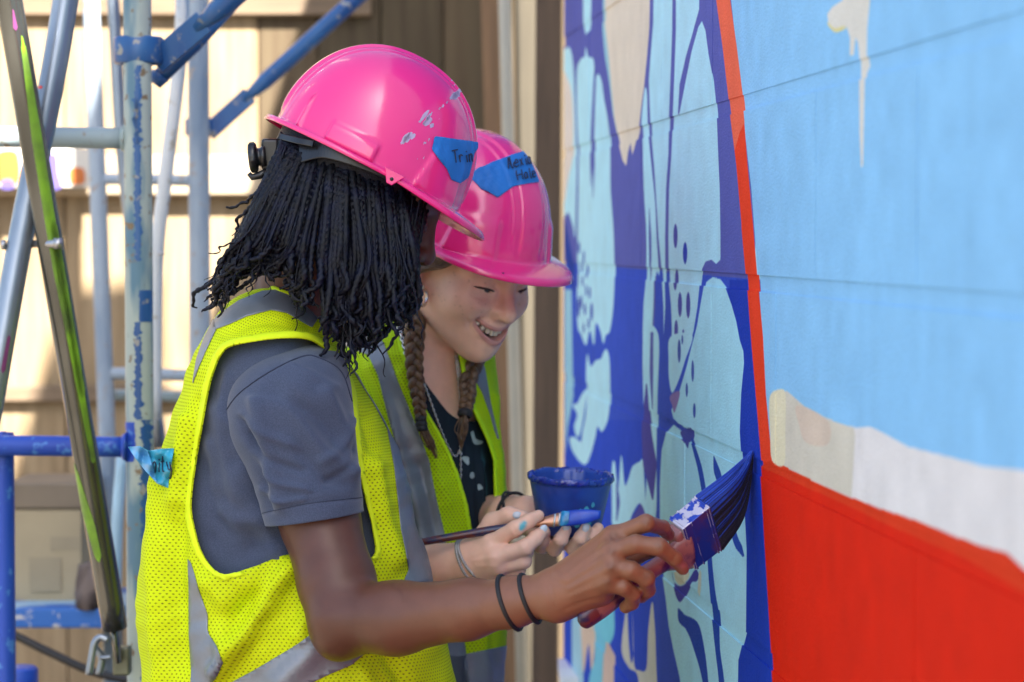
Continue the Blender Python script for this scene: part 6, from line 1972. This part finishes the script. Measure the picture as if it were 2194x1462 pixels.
chain_neck([(900, 800), (918, 850), (935, 900), (955, 950), (972, 978), (985, 960), (986, 900), (982, 850), (980, 790), (976, 752)], SSh, 0.0006, 0.0024, 'fine_chain', 0.003)
chain_neck([(972, 756), (976, 800), (982, 860), (985, 930), (986, 985), (985, 1030)], SSh, 0.0006, 0.0024, 'fine_chain', 0.0045)
# beaded bracelet
m_bead = mat('grey_bead', (0.42, 0.40, 0.38), 0.25, metal=0.3, coat=0.4)
axb = nrm(P(1002, 1203, 3.195) - P(900, 1222, 3.235))
for off, tl in ((-0.002, 0.15), (0.0045, 0.32)):
    a_ = nrm(axb + np.array([0, 0.25, tl]))
    u = nrm(np.cross(a_, [0, 1, 0.01])); w = np.cross(a_, u)
    mb = MB()
    bs_V, bs_F = lathe([(0.0001, -1), (0.7, -0.7), (1, 0), (0.7, 0.7), (0.0001, 1)], 8)
    for t in np.linspace(0, 2 * math.pi, 54, endpoint=False):
        mb.add(P(1003, 1201, 3.194) + axb * off + 0.0272 * (math.cos(t) * u * 1.0 + math.sin(t) * w) + bs_V * 0.0024, bs_F)
    tag(mb.make('bead_bracelet', m_bead, p2), kind='stuff')
axl = nrm(P(1128, 1104, 3.315) - P(1090, 1108, 3.335))
band(P(1090, 1108, 3.335), P(1128, 1104, 3.315), P(1098, 1100, 3.328), 0.0275, 0.0022, 'hair_tie', m_elastic, p2, 1.0, tilt=(0, -0.2, -0.3))
band(P(1090, 1108, 3.335), P(1128, 1104, 3.315), P(1104, 1096, 3.326), 0.0280, 0.0020, 'hair_tie', m_elastic, p2, 1.0, tilt=(0, 0.3, 0.3))

# ---- hard hat with the written tape
hat2, shell2, HS2 = hard_hat(HH2, 'glossy pink hard hat on the braided person, long blue name tape across its front')
decal(HS2, [(1008, 372), (1030, 360), (1062, 346), (1095, 333), (1125, 324), (1140, 334), (1160, 365), (1178, 392), (1182, 402), (1160, 390), (1130, 394), (1100, 400), (1066, 424), (1052, 416), (1030, 405), (1022, 396), (1012, 386)], 0.0007, 'name_tape', m_tape, hat2, 0.0006, wr=0.0012, wx=1035)
writing(HS2, letters('Alexia', 1087, 365, 10, 23, 0.97, -0.22), 0.0044, 0.0009, 'handwriting', m_ink, hat2)
writing(HS2, letters('Hale', 1110, 388, 10.5, 20, 0.98, -0.17), 0.0044, 0.0009, 'handwriting', m_ink, hat2)
p_ = HS2.cast([(1076, 586), (1078, 586), (1079, 587)], 0.0004)
if len(p_) > 1: mk('speck', *tube(p_, 0.001, 6), m_ink, hat2)

# ================================================================== PAINT POT AND SLIM BRUSH
m_pot = mat('blue_paint_pot', (0.022, 0.075, 0.40), 0.32, 0.5, col2=(0.016, 0.05, 0.28), vscale=30, coat=0.2, bump=0.15, bscale=90)
m_wet = mat('wet_blue_paint', (0.012, 0.040, 0.42), 0.22, 0.6, col2=(0.008, 0.02, 0.20), vscale=70, coat=0.5, bump=0.6, bscale=120, bdist=0.003)
pot = thing('paint_pot', 'small blue plastic pot caked with blue paint, held in a hand', 'paint pot', P(1218, 1142, 3.235))
pc = P(1219, 1142, 3.245)
sc_ = 3.245 / F
up_ = np.array([0.03, -0.06, 1.0])
hr = (1142 - 1014) * sc_
rim, bot = 91 * sc_, 66 * sc_
prof = [(0.001, 0.002), (bot * 0.9, 0.0), (bot, 0.003), (bot + (rim - bot) * 0.80, hr * 0.82), (bot + (rim - bot) * 0.83, hr * 0.84), (rim * 0.965, hr * 0.90), (rim * 0.985, hr * 0.90), (rim, hr * 0.93), (rim, hr * 0.985), (rim * 0.985, hr), (rim * 0.945, hr * 0.99), (rim * 0.92, hr * 0.93), (rim * 0.86, hr * 0.66)]
V, Fc = lathe(prof, 72, pc, up_, wob=lambda k, t: (0.0008 * np.sin(9 * t + k) * (k > 5) + 0.0006 * np.sin(23 * t) * (k > 5), 0.0012 * np.sin(7 * t + 1) * (k > 6) * (k < 11)))
mk('container', V, Fc, m_pot, pot)
prof = [(0.0005, hr * 0.70), (rim * 0.45, hr * 0.69), (rim * 0.80, hr * 0.70), (rim * 0.88, hr * 0.76)]
mk('paint_surface', *lathe(prof, 48, pc, up_, wob=lambda k, t: (0 * t, 0.0016 * np.sin(3 * t + 2 * k))), m_wet, pot)
# lumps of dried paint round the rim
rp_ = np.random.default_rng(17)
prof = [(rim * 0.93, hr * 0.93), (rim * 0.965, hr * 1.0), (rim * 1.0, hr * 0.995), (rim * 1.016, hr * 0.96), (rim * 1.012, hr * 0.915), (rim * 0.99, hr * 0.90)]
ph_ = rp_.uniform(0, 6.28, 8)
mk('paint_crust', *lathe(prof, 140, pc, up_, wob=lambda k, t: (0.0012 * np.sin(17 * t + ph_[0]) * np.sin(5 * t + k) + 0.0006 * np.sin(41 * t + ph_[1] + k), 0.0008 * np.sin(11 * t + ph_[2]) * (k > 0) + 0.0007 * np.sin(29 * t + ph_[3] + k) + 0.0005 * np.sin(53 * t))), m_wet, pot)
SP = Surf(*lathe([(bot, 0.003), (bot + (rim - bot) * 0.80, hr * 0.82)], 96, pc, up_))
m_cyanp = mat('cyan_paint_dab', (0.08, 0.42, 0.56), 0.4)
Vp, Fp = lathe([(bot + (rim - bot) * 0.80 * q, 0.003 + (hr * 0.82 - 0.003) * q) for q in np.linspace(0, 1, 16)], 160, pc, up_)
SP = Surf(Vp, Fp)
for poly in ([(1238, 1094), (1244, 1090), (1248, 1096), (1242, 1100)], [(1250, 1088), (1258, 1084), (1262, 1090), (1254, 1094)], [(1266, 1080), (1272, 1076), (1274, 1086), (1268, 1088)], [(1230, 1120), (1240, 1117), (1243, 1127), (1233, 1131)], [(1258, 1121), (1266, 1119), (1266, 1125), (1259, 1127)]):
    decal(SP, closed(poly, 20), 0.0005, 'paint_dab', m_cyanp, pot, 0)

m_stick = mat('speckled_brush_handle', (0.10, 0.016, 0.013), 0.4, 0.5, col2=(0.012, 0.018, 0.07), vscale=70, contrast=(0.45, 0.55), coat=0.3)
m_copper = mat('copper_ferrule', (0.66, 0.34, 0.22), 0.30, metal=0.8, var=0.2, vscale=40)
sb = thing('slim_paintbrush', 'slim flat brush with copper band and blue bristles held before the paint pot', 'paintbrush', P(1100, 1130, 3.165))
hp = np.array([(897, 1163, 3.178), (960, 1152, 3.176), (1049, 1137, 3.176), (1110, 1128, 3.176), (1146, 1122, 3.174)])
mk('handle', *tube(cr(P(hp[:, 0], hp[:, 1], hp[:, 2]), 30), np.interp(np.linspace(0, 1, 30), [0, 0.1, 0.5, 0.8, 1], [0.0042, 0.0048, 0.0056, 0.0050, 0.0042]), 18), m_stick, sb)
def flatloft(cs, name, m, parent):
    """sections: (px, py, depth, half height m, half thickness m)"""
    cs = cr(np.asarray(cs, float), 18)
    th = np.arange(24) * 2 * math.pi / 24
    ctr = P(cs[:, 0], cs[:, 1], cs[:, 2])
    upv = nrm(np.array([0.12, 0.25, 1.0])); sv = np.array([0, 1.0, -0.25])
    V = ctr[:, None] + np.cos(th)[None, :, None] * cs[:, 3][:, None, None] * upv + np.sin(th)[None, :, None] * cs[:, 4][:, None, None] * sv
    i = np.arange(17)[:, None] * 24; j = np.arange(24)[None, :]
    Fq = np.stack([i + j, i + (j + 1) % 24, i + 24 + (j + 1) % 24, i + 24 + j], -1).reshape(-1, 4).tolist() + [list(range(24))[::-1], list(range(17 * 24, 18 * 24))]
    return mk(name, V.reshape(-1, 3), Fq, m, parent)
flatloft([(1140, 1123, 3.174, 0.0045, 0.0045), (1158, 1120, 3.172, 0.0060, 0.0045), (1180, 1116, 3.170, 0.0078, 0.0042), (1202, 1112, 3.168, 0.0090, 0.0038)], 'ferrule', m_copper, sb)
for px in (1186, 1196):
    flatloft([(px, 1115 - (px - 1186) * 0.18, 3.169, 0.0088, 0.0046), (px + 2, 1114.6 - (px - 1186) * 0.18, 3.169, 0.0092, 0.0050), (px + 4, 1114.2 - (px - 1186) * 0.18, 3.169, 0.0088, 0.0046)], 'ferrule_ridge', m_silver, sb)
flatloft([(1201, 1112, 3.168, 0.0092, 0.0036), (1225, 1110, 3.166, 0.0102, 0.0045), (1255, 1107, 3.165, 0.0092, 0.0038), (1287, 1103, 3.164, 0.0050, 0.0014)], 'bristles', m_bris_b, sb)
m_cyanw = mat('wet_cyan_paint', (0.03, 0.30, 0.62), 0.2, coat=0.5, var=0.4, vscale=120)
flatloft([(1200.5, 1111.5, 3.1675, 0.0094, 0.0039), (1208, 1111, 3.1665, 0.0100, 0.0045), (1219, 1110.2, 3.166, 0.0086, 0.0049)], 'wet_paint', m_cyanw, sb)

# small white step at the foot of the wall
tag(slab(1200, 1452, 1252, 1475, 4.4, 0.2, 'white_block', mat('white_paint', (0.75, 0.76, 0.78), 0.6), None), 'white painted block at the foot of the mural', 'block')
